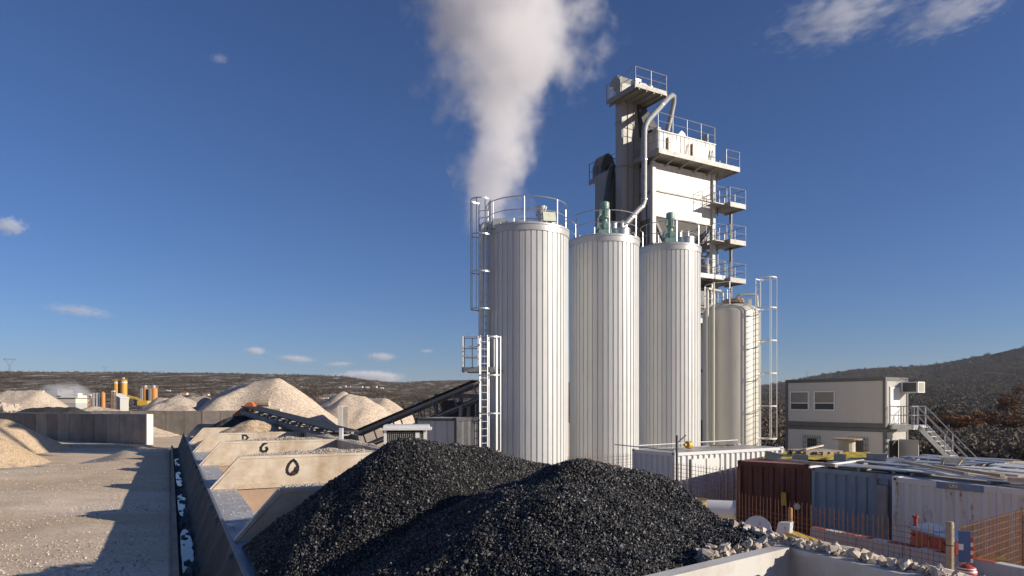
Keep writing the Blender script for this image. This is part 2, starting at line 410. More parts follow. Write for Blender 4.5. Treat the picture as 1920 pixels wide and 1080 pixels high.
heap('gravel_heap', [(at(332,741,106), at(338,742,106)),(at(300,748,108),at(312,747,108)),(at(365,740,110),at(380,742,110)),(at(290,758,98),at(350,757,98))], 'row of small ridged gravel heaps left of the biggest heap, above the concrete bay wall', GREYLIME, .4, .7, 0, .35, group=g_h)
heap('gravel_heap', [(at(641,737,118), at(645,737,118)),(at(655,741,112),at(680,744,112))], 'pointed beige gravel heap right of the biggest heap, behind the end of the partition wall', LIME, .45, .7, 0, .2, group=g_h)
heap('gravel_heap', [(at(690,746,120), at(722,746,118))], 'flat topped gravel heap farthest right, above the rising conveyor', LIME, .45, .72, 0, .14, group=g_h)
heap('gravel_heap', [(at(175,764,88), at(205,766,88))], 'low beige gravel heap just behind the near concrete wall', LIME, .4, .33, 0, .2, group=g_h)
heap('dark_gravel_heap', [(at(60,763,84), at(135,762,83))], 'long dark grey gravel heap behind the near concrete wall', DARKHEAP, .4, .55, 0, .2, group=g_h)
heap('sand_heap', [(at(-60,786,60), at(8,786,58)),(at(-80,815,47), at(-10,822,46))], 'smooth sand heap at the left edge in front of the near concrete wall', SAND, .3, .62, 0, .1, group=g_h)
heap('sand_heap', [(at(60,832,64), at(270,833,63))], 'low sand ridge lying along the foot of the near concrete wall', SAND, .3, .5, 0, .4, group=g_h)
heap('gravel_heap', [(at(15,733,150), at(75,730,150))], 'pale quarry heap far left beyond the dark heap', LIME, .8, .7, None, .25, group=g_h)
# ------------------------------------------------------------------ concrete bay walls
def wall(p, q, n, h, label, th=.35, ends=True):
    p = Vector(p); q = Vector(q); d = (q-p); rz = math.atan2(d.y, d.x); L = math.hypot(d.x, d.y)
    t = thing('concrete_wall', label, 'wall', (p.x, p.y, 0), rz)
    w = L/n
    for i in range(n):
        hh = h+random.uniform(-.04,.04); mb = MB()
        mb.bx(i*w+.03, (i+1)*w-.03, -th/2+random.uniform(-.03,.03), th/2, -.3, hh)
        mb.build('panel', CONC, t)
    if ends:
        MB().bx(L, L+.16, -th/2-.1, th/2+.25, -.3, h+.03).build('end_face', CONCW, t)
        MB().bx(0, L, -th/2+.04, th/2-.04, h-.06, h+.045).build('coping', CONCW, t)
    return t
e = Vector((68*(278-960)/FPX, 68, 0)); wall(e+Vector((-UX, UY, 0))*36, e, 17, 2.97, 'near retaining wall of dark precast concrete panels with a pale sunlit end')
e = Vector((84*(436-960)/FPX, 86, 0)); wall(e+Vector((-.98, .0, 0))*21, e, 9, 3.1, 'farther retaining wall of dark concrete panels below the gravel heaps', ends=False)
e = at(637, 754, 96); wall((e.x-.2, e.y+5, 0), (e.x, e.y, 0), 2, 3.6, 'short concrete partition wall seen end on between two gravel heaps', .28)
# ------------------------------------------------------------------ cold feed hoppers
SP = 3.8; W = 2.46; TOPZ = RIM+.385
def tP(k): return k*SP if k >= 0 else -3.45*(-k)
hop_lab = {-2:'nearest feed hopper at the bottom right, empty, with rubble along its back edge',-1:'feed hopper buried under the black chippings heaps',0:'empty feed hopper with a bare rusty brown floor beside the black heap',
 1:'feed hopper whose near cream side plate carries a large black drop shaped mark', 2:'feed hopper whose near cream side plate carries a small black letter C', 3:'feed hopper heaped with sand, marked with a black letter D', 4:'farthest feed hopper, at the end of the row'}
def ribbon(path, w, fn, d0, d1):
    mb = MB()
    for (p, q) in zip(path, path[1:]):
        p = Vector(p); q = Vector(q); d = (q-p).normalized(); n = Vector((-d.y, d.x))*w/2; e = d*w*.35
        mb.prism([p-e+n, q+e+n, q+e-n, p-e-n], d0, d1, lambda u,z,h: fn(u,z,h))
    return mb
GREYH = M('pale_grey_hopper_paint', (.62,.60,.56), .5, 0, .08, 1.2, (.40,.33,.26), .6, 3)
hops = {}
for k in range(-2, 5):
    t0, t1 = tP(k), tP(k+1)
    o = H(0, t0, 0); th = thing('feed_hopper', hop_lab[k], 'hopper', (o.x, o.y, 0), 0, 'row of cold feed hoppers'); hops[k] = th
    sk = .2 if k == -1 else 0
    TZ = TOPZ-.035 if k < 0 else TOPZ
    def side(k, t0, sk, name='side_plate'):
        poly = [(0,RIM-.02),(.36,TZ),(W,TZ),(W,RIM-.02)]
        f = lambda u,z,h: H(u, t0+h-(W-u)*sk, z)
        mb = MB(); mb.prism(poly, -.02, .02, f)
        # folded top edge
        mb.prism([(.36,TZ),(W,TZ),(W,TZ+.035),(.345,TZ+.035)], -.03, .05, f)
        mb.prism([(-.03,RIM),(.0,RIM),(.36,TZ),(.335,TZ+.03)], -.03, .05, f)
        s = mb.build(name, CREAM if k >= 0 else GREYH, th, world=True); return s
    if k > -2:
        s = side(k, t0, sk)
        f = lambda u,z,h: H(u, t0+h-(W-u)*sk, z)
        if k == 1:
            pth = [(1.045,3.40),(1.01,3.375),(.985,3.345),(.968,3.31),(.958,3.27),(.962,3.235),(.98,3.21),(1.01,3.198),(1.05,3.202),(1.085,3.222),(1.102,3.26),(1.104,3.30),(1.092,3.34),(1.07,3.375),(1.045,3.40)]
            ribbon(pth+[], .035, f, -.026, -.018).build('painted_mark', BLACKP, s, world=True)
            ribbon([(1.045,3.22),(1.075,3.245),(1.085,3.275)], .06, f, -.028, -.018).build('painted_mark', BLACKP, s, world=True)
        if k == 2:
            ribbon([(1.14,3.43),(1.08,3.40),(1.04,3.345),(1.04,3.29),(1.08,3.265),(1.13,3.275),(1.155,3.31),(1.14,3.345)], .045, f, -.026, -.018).build('painted_letter', BLACKP, s, world=True)
        if k == 3:
            ribbon([(1.06,3.425),(1.06,3.275)], .04, f, -.026, -.018).build('painted_letter', BLACKP, s, world=True)
            ribbon([(1.05,3.42),(1.13,3.405),(1.175,3.355),(1.13,3.305),(1.05,3.285)], .04, f, -.0265, -.018).build('painted_letter', BLACKP, s, world=True)
    if k == 4: side(5, t1, 0, 'end_plate')
    ta, tb = t0+.025+(0), t1-.025
    # back plate
    mb = MB(); mb.prism([(ta-.02,1.4),(tb+.02,1.4),(tb+.02,TZ),(ta-.02,TZ)], 0, .04, lambda u,z,h: H(W+.0+h, u, z))
    mb.prism([(ta-.02,TZ),(tb+.02,TZ),(tb+.02,TZ+.03),(ta-.02,TZ+.03)], -.01, .14, lambda u,z,h: H(W+h, u, z)); mb.build('back_plate', CREAM if k >= 0 else GREYH, th, world=True)
    # front ledge, lip and outer skirt
    mb = MB(); mb.prism([(-.02,RIM-.06),(.30,RIM-.06),(.30,RIM-.005),(-.02,RIM-.005)], ta, tb, lambda u,z,h: H(u, h, z)); mb.build('front_ledge', LEDGE, th, world=True)
    mb = MB(); mb.prism([(-.05,1.4),(-.02,1.4),(-.02,RIM+.015),(-.05,RIM+.015)], ta-.02, tb+.02, lambda u,z,h: H(u, h, z)); mb.build('front_skirt', MIDST, th, world=True)
    # inverted pyramid below
    a0, a1, b0, b1, zb = .95, 1.6, ta+1.0, tb-1.0, 1.35
    up = [H(.30,ta,RIM-.03),H(W-.0,ta,RIM-.03),H(W-.0,tb,RIM-.03),H(.30,tb,RIM-.03)]; lo = [H(a0,b0,zb),H(a1,b0,zb),H(a1,b1,zb),H(a0,b1,zb)]
    MB().add(up+lo, [(0,1,5,4),(1,2,6,5),(2,3,7,6),(3,0,4,7),(4,5,6,7)]).build('sloping_floor', RUSTY, th, world=True)
    for aa, tt in ((.1,t0+.3),(W-.1,t0+.3),(.1,t1-.3),(W-.1,t1-.3)):
        p = H(aa,tt,0); MB().box((p.x,p.y,.75),(.18,.18,1.5)).build('leg', MIDST, th, world=True)
    if k >= 1:
        p = H(W+.09, t0, 0); hh = {1:.06,2:.25,3:.23,4:.23}[k]
        MB().box((p.x,p.y,TOPZ-.1+hh/2),(.07,.07,hh+.2)).build('post', WHITEP, th, world=True)
# gravel lying along the plate tops
def strip_pts(f, u0, u1, n, h, w):
    u = rng.uniform(u0, u1, n); s = rng.normal(0, .42, n); s = np.clip(s, -1, 1)
    edge = np.minimum(1, np.minimum(u-u0, u1-u)/.5+.1)
    z = h*(1-np.abs(s)**1.5)*rng.uniform(.45,1,n)*edge*(.85+.2*np.sin(u*5)+.15*np.sin(u*13))
    return np.array([f(a, b, c) for a,b,c in zip(u, s*w, z)])
P = []
for k,(u0,u1,n,h) in {1:(.42,2.45,11000,.075),2:(.45,2.45,10000,.075),0:(.42,1.9,2500,.035),3:(.4,2.4,2500,.03)}.items():
    P.append(strip_pts(lambda u,s,z: H(u, tP(k)+.20+s, TOPZ+.01+z), u0, u1, n, h, .22))
for k in (0,1,2,3):
    P.append(strip_pts(lambda u,s,z: H(W+.12+s, u, TOPZ+.0+z), tP(k)+.1, tP(k+1), 3600, .05, .12))
P = np.concatenate(P)
tag(stones('gravel_strips', P, rng.uniform(.006,.017,len(P)), GRAVST), 'pale limestone chippings lying along the top edges of the hopper plates', 'gravel', kind='stuff')
P = np.array([H(rng.uniform(.0,.3), rng.uniform(-.2,16), RIM+.004) for _ in range(1000)])
tag(stones('spilled_chippings', P, rng.uniform(.003,.010,len(P)), GRAVST), 'loose chippings spilled on the flat steel ledges in front of the hoppers', 'gravel', kind='stuff')
P = []
while len(P) < 9000:
    y = 5+22*rng.random()**1.6; x = rng.uniform(-.78*y, -.3*y); a, t = Hinv(x, y)
    if a > -.55 or (fnoise(x,y,2.5,51) < -.05 and rng.random() < .8): continue
    P.append((x, y, ground(x,y)+.004))
P = np.array(P); tag(stones('loose_pebbles', P, np.clip(rng.gamma(2.0,.0034,len(P)),.003,.017), GRAVST, None, .35, (1,.8,.55)), 'loose pale pebbles scattered over the sandy loading ramp', 'pebbles', kind='stuff')
# sand heap and dark heap in the far hoppers
def hop_heap(name, segs, label, mat, slope, n=0, cat='sand heap'):
    a_, t_ = Hinv(*segs[0][0].xy); kk = math.floor(t_/SP)
    cl = lambda x,y: .06 < Hinv(x,y)[0] < W+.02 and kk*SP-.1 < Hinv(x,y)[1] < (kk+1)*SP+.1
    o = heap(name, segs, label, mat, .07, slope, RIM-.75, .25, cl, k=.04); o['category'] = cat; return o
hop_heap('sand_heap', [(H(1.35,SP*3+1.55,3.80),H(1.5,SP*3+1.7,3.78)),(H(1.75,SP*3+2.3,3.70),H(1.9,SP*3+2.4,3.62))], 'brown sand heap rising out of the hopper marked D', SAND, .62)
hop_heap('dark_sand_heap', [(H(1.15,SP*4+1.5,3.72),H(1.5,SP*4+2.0,3.80)),(H(1.9,SP*4+1.2,3.75),H(2.3,SP*4+.6,3.6))], 'dark heap in the farthest hopper below the orange conveyor head', DARKHEAP, .6)
hop_heap('gravel_heap', [(H(1.3,SP*1+1.6,2.3),H(1.5,SP*1+2.1,2.3))], 'gravel left low inside the hopper with the drop shaped mark', LIME, .5, cat='gravel heap')
hop_heap('gravel_heap', [(H(1.3,SP*2+1.6,2.3),H(1.5,SP*2+2.1,2.3))], 'gravel left low inside the hopper with the letter C', LIME, .5, cat='gravel heap')
# ------------------------------------------------------------------ rubber apron between ramp and hopper rim, with puddles
APR = M('wet_rubber_apron', (.020,.022,.026), .62, 0, .4, 3, (.06,.048,.036), .45, 6, False, .5, 9, spec=.25)
_nt = APR.node_tree; _mp = N(_nt,'ShaderNodeMapping'); _tc = N(_nt,'ShaderNodeTexCoord'); _nt.links.new(_tc.outputs['Object'], _mp.inputs[0]); _mp.inputs['Rotation'].default_value = (0,0,R(-5)); _mp.inputs['Scale'].default_value = (.7,3.2,.7)
_b = _nt.nodes['Principled BSDF'].inputs['Base Color']; _src = _b.links[0].from_socket; _nt.links.new(mix(_nt, noise(_nt, _mp.outputs[0], 1.6, 8, .7, .56, .66), _src, (.075,.060,.045)), _b)
_d = N(_nt,'ShaderNodeVectorMath', operation='DOT_PRODUCT'); _nt.links.new(_tc.outputs['Object'], _d.inputs[0]); _d.inputs[1].default_value = (13.9*UX-7.0*UY, 13.9*UY+7.0*UX, 0)
_ph = math_(_nt,'ADD', _d.outputs['Value'], math_(_nt,'MULTIPLY', noise(_nt, _tc.outputs['Object'], 1.1, 3), 9.0)); _s = math_(_nt,'SINE', _ph); _f = N(_nt,'ShaderNodeMapRange'); _f.inputs['From Min'].default_value = .45; _f.inputs['From Max'].default_value = 1.0; _nt.links.new(_s, _f.inputs['Value']); _src = _b.links[0].from_socket; _nt.links.new(mix(_nt, math_(_nt,'MULTIPLY', _f.outputs[0], noise(_nt, _tc.outputs['Object'], 5, 6, .6, .35, .6)), _src, (.11,.088,.066)), _b)  # fold lines painted in a dust tone to make up for weak fold shading
def apron_z(s, t):
    u = s/.36
    z = RAMP+.035-.075*sstep(0,.10,u)+ (.54*max(0,(u-.42)/.58)**1.15)
    fold = math.sin(t*7.0+u*5.0+3*fnoise(t,0,2.5,4))*.5+.5
    return z + (fold**3*.075+.03*fnoise(t*3,u*2,1.1,8))*sstep(.3,.6,u)*(1-sstep(.9,1,u)) + (.030*fnoise(t,u*1.6,.5,5)+.016*fnoise(t*2.2,u*5,.4,15))*sstep(.08,.2,u)*(1-sstep(.9,1,u))
ts = np.arange(-5.2, 22, .05); ss = np.linspace(0, .36, 26)
V = np.array([H(-.41+s+ (0), t, apron_z(s,t)) for t in ts for s in ss]); m_ = len(ss)
q = np.arange((len(ts)-1)*m_).reshape(-1,m_)[:, :-1].ravel()
ap = np_mesh('rubber_apron', V, np.stack([q,q+1,q+1+m_,q+m_],1), APR, smooth=True)
tag(ap, 'long dark wet rubber apron sagging between the ramp and the hopper rim', 'rubber apron')
WATER = M('puddle_water', (.06,.07,.08), .06, 0, .05, 1, spec=.9)
WATER.node_tree.nodes['Principled BSDF'].inputs['IOR'].default_value = 1.33
for (t0,t1) in ((-4.5,-2.6),(-1.3,-.2),(.4,4.2),(5.0,8.0),(9.0,12.5),(13.5,17)):
    n = 24; vs = []; fs = []
    for i in range(n):
        a = 2*math.pi*i/n; vs.append(H(-.41+.095+.07*math.cos(a)*(1+.1*math.sin(3*a)), (t0+t1)/2+(t1-t0)/2*math.sin(a)*(1+.1*math.cos(2*a)), RAMP-.036))
    MB().add(vs, [tuple(range(n))]).build('puddle', WATER, ap)
mb = MB(); mb.prism([(-.47,2.2),(-.41,2.2),(-.41,RAMP+.06),(-.47,RAMP+.05)], -5.2, 22, lambda u,z,h: H(u, h, z)); kb = mb.build('ramp_edge_strip', RUSTY, ap)
# ------------------------------------------------------------------ black chippings heaps
def seg_h(a, t, segs):
    z = -9
    for (a0,t0,z0,a1,t1,z1,sl) in segs:
        da, dt = a1-a0, t1-t0; L = max(1e-6, da*da+dt*dt); s = min(1, max(0, ((a-a0)*da+(t-t0)*dt)/L))
        d = math.hypot(a-a0-s*da, t-t0-s*dt); v = z0+(z1-z0)*s - sl*(math.sqrt(d*d+.02)-.14)
        z = v if z < -5 else (z+v+math.sqrt((z-v)**2+.006))/2
    return z
SA = [(1.24,-.85,3.92,2.45,-.75,3.66,.69)]
SB = [(1.92,-2.2,3.82,2.7,-2.3,3.66,.50),(1.4,-3.35,3.36,2.55,-3.05,3.47,.44)]
def black_z(a, t, S):
    z = seg_h(a, t, S) + .05*fnoise(a,t,.7,11) + .022*fnoise(a,t,.2,12)
    if a > W+.12: z -= (a-W-.12)*1.6
    if a < .3: z -= (.3-a)*.1
    return z
def black_heap(S, label, a0, a1, t0, t1, n, zmin):
    o = thing('asphalt_chippings_heap', label, 'gravel heap', H((a0+a1)/2,(t0+t1)/2,RIM), 0, 'heaps of black coated chippings')
    st = .03; A = np.arange(a0,a1,st); T = np.arange(t0,t1,st)
    tcut = lambda a: -3.43-(W-min(a,W))*.2
    V = np.array([H(a, max(t,tcut(a)), max(zmin,black_z(a,max(t,tcut(a)),S)-.008)) for a in A for t in T]); m_ = len(T)
    F = [(i*m_+j,(i+1)*m_+j,(i+1)*m_+j+1,i*m_+j+1) for i in range(len(A)-1) for j in range(m_-1) if T[j+1] > tcut(A[i]) and V[i*m_+j][2] > zmin+.002]
    used, Fi = np.unique(np.array(F), return_inverse=True)
    inv = np.array(MW[o.name].inverted()); V = V@inv[:3,:3].T+inv[:3,3]
    np_mesh('heap_body', V[used], Fi.reshape(-1,4), ASPHALT_BASE, o, True)
    P = []
    while len(P) < n:
        a = rng.uniform(a0,a1); t = rng.uniform(t0,t1)
        if t < tcut(a)+.02: continue
        z = black_z(a,t,S)
        if z < zmin+.01: continue
        P.append(H(a,t,z+rng.uniform(-.006,.004)))
    stones('chippings', np.array(P), np.clip(rng.gamma(5,.00130,n),.0028,.018), BLACKST, o, .35)
    return o
black_heap(SA, 'farther heap of glossy black chippings, peaked in front of the mesh fronted shelter', .02, 3.2, -3.3, 2.3, 115000, 2.6)
black_heap(SB, 'nearer and broader heap of black chippings, its right foot running to the white rubble', .02, 3.2, -4.3, -.3, 150000, 2.9)
# white rubble along the back edge of the nearest hoppers
P = []; 
for i in range(5200):
    t = rng.uniform(-6.6, -2.6); s = rng.uniform(0,1)**.8
    if t > -3.0 and rng.random() < .4: continue
    P.append(H(W+.02+.5*s, t, TOPZ-.02 + rng.uniform(-.01,.05)*(1-s*.6) - .25*s*s))
P += [H(rng.uniform(1.95,2.46), -3.40+rng.uniform(0,.14), TOPZ+rng.uniform(-.06,.01)) for _ in range(120)]
P = np.array(P)
tag(stones('rubble', P, np.clip(rng.gamma(3.2,.0066,len(P)),.007,.040), WHITEST, None, .42, (1,.74,.58), ICO), 'jagged white limestone rubble lying along the back edge of the nearest hoppers', 'rubble', kind='stuff')
V = np.array([H(W+.04+s, t, TOPZ-.03-1.1*max(0,s-.30)+.04*fnoise(s,t,.3,21)) for t in np.arange(-8,-2.4,.1) for s in np.arange(0,3.4,.1)]); m_ = 34
q = np.arange((56-1)*m_).reshape(-1,m_)[:, :-1].ravel()
tag(np_mesh('rubble_bank', V, np.stack([q,q+m_,q+m_+1,q+1],1), gran('rubble_bank', (.42,.36,.29),(.5,.44,.37),(.3,.26,.2), 14, .8, .8), smooth=True), None, None, kind='structure')
# ------------------------------------------------------------------ round silos
def ring_pts(r, z, a0, a1, n, c=(0,0)):
    return [(c[0]+r*math.cos(a0+(a1-a0)*i/n), c[1]+r*math.sin(a0+(a1-a0)*i/n), z) for i in range(n+1)]
def silo_shell(rad, z0, z1, nribs):
    mb = MB(); prof = []
    for i in range(nribs):
        a = 2*math.pi*i/nribs; p = 2*math.pi/nribs
        prof += [(rad,a),(rad,a+p*.70),(rad-.036,a+p*.76),(rad-.036,a+p*.93)]
    n = len(prof)
    vs = [(r*math.cos(a), r*math.sin(a), z) for z in (z0,z1) for r,a in prof]
    return mb.add(vs, [(i,(i+1)%n,(i+1)%n+n,i+n) for i in range(n)])
def gear_motor(par, x, y, z, s=1.0):
    m = MB(); m.box((x,y,z+.12*s),(.62*s,.5*s,.24*s)); m.box((x-.16*s,y,z+.38*s),(.42*s,.36*s,.3*s)); m.box((x+.1*s,y-.05,z+.36*s),(.34*s,.4*s,.32*s)); 
    m.lathe([(.0,z+.5*s),(.21*s,z+.5*s),(.21*s,z+.56*s),(.13*s,z+.6*s),(.13*s,z+.78*s),(.2*s,z+.8*s),(.2*s,z+.86*s)], 16, (x+.02,y,0))
    g = m.build('gearbox', GREEN, par, bevel=.02)
    m = MB(); m.lathe([(0,z+.86*s),(.2*s,z+.86*s),(.2*s,z+1.3*s)] + [(.0,z+1.3*s)], 18, (x+.02,y,0))
    for i in range(12):
        a = 2*math.pi*i/12; m.box((x+.02+.2*s*math.cos(a), y+.2*s*math.sin(a), z+1.06*s),(.06*s,.012,.38*s),a)
    m.lathe([(0,z+1.3*s),(.215*s,z+1.3*s),(.215*s,z+1.52*s),(.16*s,z+1.56*s),(0,z+1.56*s)], 18, (x+.02,y,0)); m.box((x-.2*s,y-.16*s,z+1.02*s),(.12*s,.14*s,.3*s))
    m.build('motor', GREEN, par, smooth=35)
    m = MB(); m.tube([(x-.2*s,y-.22*s,z+.95*s),(x-.34*s,y-.3*s,z+.7*s),(x-.33*s,y-.32*s,z+.4*s),(x-.2*s,y-.3*s,z+.2*s)],.014,6); m.build('cable', GALVW, par)
def flood(par, p, yaw, s=.3):
    """flood lamp: dark housing, pale glass facing along yaw and tilted down"""
    m4 = Matrix.Rotation(yaw,4,'Z') @ Matrix.Rotation(R(-16),4,'X')
    o = MB(); c = Vector(p)
    f = [(-s,-.02,-s*.78),(s,-.02,-s*.78),(s,-.02,s*.78),(-s,-.02,s*.78)]; bk = [(-s*.6,.3*s*2,-s*.5),(s*.6,.3*s*2,-s*.5),(s*.6,.3*s*2,s*.5),(-s*.6,.3*s*2,s*.5)]
    o.add([c+m4@Vector(v) for v in f+bk],[(3,2,1,0),(4,5,6,7),(0,1,5,4),(1,2,6,5),(2,3,7,6),(3,0,4,7)]); o.tube([c+m4@Vector((0,.2,0)),c+Vector((0,.15,-.35))],.03,6)
    h = o.build('flood_lamp', DARKST, par)
    g = MB(); g.box(c+m4@Vector((0,-.03,0)),(s*1.8,.02,s*1.4),m=m4); g.build('lamp_glass', LAMPG, h)
LAMPG = M('lamp_glass', (.75,.78,.62), .12, 0, .12, 6, spec=.8)
def handrail(par, z, rad, a0, a1, nposts, h=1.1, r=.022, mat=GALV, name='railing', c=(0,0)):
    m = MB(); n = max(8,int(abs(a1-a0)*14))
    m.tube(ring_pts(rad,z+h,a0,a1,n,c), r, 6); m.tube(ring_pts(rad,z+h*.52,a0,a1,n,c), r*.75, 6)
    for i in range(nposts):
        a = a0+(a1-a0)*i/(nposts-1); x,y = c[0]+rad*math.cos(a), c[1]+rad*math.sin(a); m.tube([(x,y,z-.05),(x,y,z+h)], r, 6)
    return m.build(name, mat, par, smooth=40)
def cage_ladder(par, base, z0, z1, face, w=.46, cage0=None, dep=.72, mat=GALVW, hoop=1.5, name='ladder', nb=5):
    """ladder standing at base; the climber's side looks along face"""
    f = Vector((math.cos(face), math.sin(face), 0)); s = Vector((-f.y, f.x, 0)); b = Vector((base[0],base[1],0)); m = MB()
    for q in (-1,1): m.bar(b+s*q*w/2+Vector((0,0,z0)), b+s*q*w/2+Vector((0,0,z1)), .05, .03, f)
    z = z0+.2
    while z < z1-.05: m.tube([b-s*w/2+Vector((0,0,z)), b+s*w/2+Vector((0,0,z))], .016, 6); z += .3
    l = m.build(name, mat, par)
    if cage0 is not None:
        m = MB(); rr = dep/2; c = b+f*rr*.95
        def arc(z,n=14):
            return [b+s*w/2+Vector((0,0,z))]+[c+(f*math.cos(a)+s*math.sin(a))*rr*1.0+Vector((0,0,z)) for a in [R(115-230*i/n) for i in range(n+1)]]+[b-s*w/2+Vector((0,0,z))]
        z = cage0
        while z <= z1+.01:
            pts = arc(z)
            for p,q in zip(pts,pts[1:]): m.bar(p,q,.012,.055)
            z += hoop if z+hoop < z1 or abs(z-z1) < .01 else max(.3, z1-z)
        for i in range(nb):
            a = R(100-200*i/(nb-1)); d = c+(f*math.cos(a)+s*math.sin(a))*rr
            m.bar(d+Vector((0,0,cage0)), d+Vector((0,0,z1)), .04, .012, f)
        m.build('safety_cage', mat, l)
    return l
SIL = [(987,30.0,1.84,11.42),(1132.5,32.5,1.635,11.60),(1255,35.0,1.55,11.80)]
s_lab = ['largest white ribbed silo with a caged ladder and two flood lamps, nearest of three','middle white ribbed silo of three, with a green motor on its roof','white ribbed silo with a green motor, rightmost and farthest of three']
for i,(px,y,rad,zt) in enumerate(SIL):
    c = at(px,HOR,y); th = thing('ribbed_silo', s_lab[i], 'silo', (c.x,c.y,0), 0, 'ribbed storage silos')
    o = silo_shell(rad, 0, zt-.02, 47 if i==0 else 44).build('shell', SILO, th)
    m = MB(); r = rad
    m.lathe([(r-.06,zt-.1),(r+.035,zt-.1),(r+.035,zt+.13),(r+.06,zt+.15),(r+.05,zt+.22),(r-.05,zt+.27),(r*.55,zt+.36),(.25,zt+.42),(0,zt+.43)], 72); m.build('roof', SILOTOP, th, smooth=35)
    m = MB()
    for k in range(28):
        a = 2*math.pi*k/28; m.box(((r-.02)*math.cos(a),(r-.02)*math.sin(a),zt+.27),(.06,.04,.05),a)
    m.build('roof_bolts', MIDST, th)
    if i == 0:
        handrail(th, zt+.2, r-.08, R(-205+10), R(108), 7, 1.12)
        # hatches, vents and lamps on the roof
        m = MB(); m.lathe([(.0,zt+.25),(.34,zt+.25),(.34,zt+.58),(.38,zt+.6),(.38,zt+.66),(0,zt+.72)],20,(.95,-.62,0)); m.build('hatch', GALV, th, smooth=35)
        m = MB(); m.lathe([(0,zt+.25),(.17,zt+.25),(.17,zt+.75),(.25,zt+.75),(.25,zt+.82),(.2,zt+.9),(.24,zt+1.05),(.24,zt+1.1),(0,zt+1.14)],16,(.62,-.9,0)); m.build('vent_pipe', GALVW, th, smooth=35)
        flood(th, (.92,-1.55,zt+.50), R(12)); flood(th, (-1.18,-1.28,zt+.28), R(-14))
        # venting elbow on the left edge
        m = MB(); m.tube([(-.7,-.5,zt+.42),(-1.25,-.75,zt+.36),(-1.72,-.93,zt+.33),(-1.90,-1.0,zt+.2),(-1.93,-1.02,zt-.05),(-1.93,-1.02,0)], [.17,.17,.17,.16,.12,.09], 12); m.build('vent_elbow', GALVW, th, smooth=50)
        # upper caged ladder, rest platform, lower caged ladder
        la = R(208); bx, by = (rad+.22)*math.cos(la), (rad+.22)*math.sin(la)
        cage_ladder(th, (bx,by), 5.55, zt+1.25, R(250), .46, 8.1, .85, GALV, 1.55)
        m = MB(); m.box((-1.98,-1.12,5.62),(1.45,1.0,.06)); m.box((-1.98,-1.62,5.56),(1.45,.04,.2)); m.box((-2.70,-1.12,5.56),(.04,1.0,.2)); m.bar((-2.5,-1.1,5.5),(-1.3,-1.0,5.5),.1,.14); m.bar((-2.5,-1.5,5.5),(-.95,-1.45,5.5),.1,.14)
        pl = m.build('rest_platform', MIDST, th)
        m = MB()
        pts = [(-2.68,-1.6),(-2.68,-.66),(-2.0,-.66)]
        for zz in (6.1,6.5,6.95):
            m.tube([(x,y2,zz) for x,y2 in pts], .022, 6)
            m.tube([(-2.68,-1.6,zz),(-2.05,-1.6,zz)], .022, 6)
        for x,y2 in ((-2.68,-1.6),(-2.68,-.66),(-2.05,-1.6),(-2.0,-.66),(-2.34,-.66),(-1.38,-1.62)): m.tube([(x,y2,5.55),(x,y2,6.95)], .024, 6)
        m.tube([(-1.38,-1.62,6.95),(-1.2,-1.62,6.95)],.024,6)
        m.build('railing', GALVW, pl, smooth=40)
        cage_ladder(th, (-1.78,-1.75), .2, 6.9, R(-52), .46, 2.2, .86, GALVW, 1.55)
    else:
        handrail(th, zt+.2, r-.08, R(-215), R(100), 6, 1.12)
        gear_motor(th, -.12 if i==1 else -.2, -1.0, zt+.3, .98)
        m = MB(); m.lathe([(0,zt+.25),(.42,zt+.25),(.42,zt+.62),(.44,zt+.62),(.44,zt+.68),(0,zt+.74)],20,(.72,-.55,0)); m.build('hatch', GALV, th, smooth=35)
        m = MB(); m.lathe([(0,zt+.6),(.16,zt+.6),(.16,zt+1.0),(.2,zt+1.0),(.2,zt+1.05),(0,zt+1.05)],14,(.4,-.4,0)); m.lathe([(0,zt+.6),(.07,zt+.6),(.07,zt+.95),(.12,zt+1.0),(0,zt+1.06)],10,(.75,-.75,0)); m.build('vent_pipe', GALVW, th, smooth=35)
# ------------------------------------------------------------------ smooth tank on the right
c = at(1370,HOR,37); zt = 9.37; rd = 1.47
th = thing('storage_tank', 'smooth cream domed tank with a caged ladder, behind the white container', 'tank', (c.x,c.y,0))
m = MB(); m.lathe([(rd,0),(rd,zt-.4),(rd-.05,zt-.25),(rd-.17,zt-.1),(rd-.4,zt+.02),(rd*.5,zt+.12),(0,zt+.15)],64); m.build('shell', TANKP, th, smooth=40)
m = MB(); m.lathe([(0,zt+.1),(.55,zt+.1),(.55,zt+.22),(.5,zt+.26),(.5,zt+.32),(0,zt+.36)],20,(.02,-.5,0)); m.build('manhole', RUSTY, th, smooth=35)
handrail(th, zt, rd-.12, R(80), R(250), 5, 1.15, .026, GALVW)
m = MB(); m.tube([(.15,-.5,zt+.3),(.2,-.5,zt+.5),(.3,-.5,zt+.56),(1.1,-.55,zt+.56),(1.2,-.6,zt+.5),(1.22,-.62,zt-.1)],.07,10)
m.tube([(-.6,-.5,zt+.2),(-.6,-.5,zt+.65),(-.7,-.5,zt+.75),(-1.5,-.9,zt+.85),(-1.55,-1.0,zt+.6),(-1.52,-1.02,0)],.07,10); m.tube([(-1.28,-1.2,zt+1.1),(-1.28,-1.2,0)],.055,8); m.build('pipe', TANKP, th, smooth=50)
m = MB(); m.box((.72,-.9,zt+.12),(.2,.05,.3)); m.build('lifting_eye', TANKP, th, bevel=.01)
la = R(-55); cage_ladder(th, ((rd+.24)*math.cos(la),(rd+.24)*math.sin(la)), 1.2, zt+1.3, R(8), .5, 2.3, 1.0, WHITEP, 1.7, nb=4)
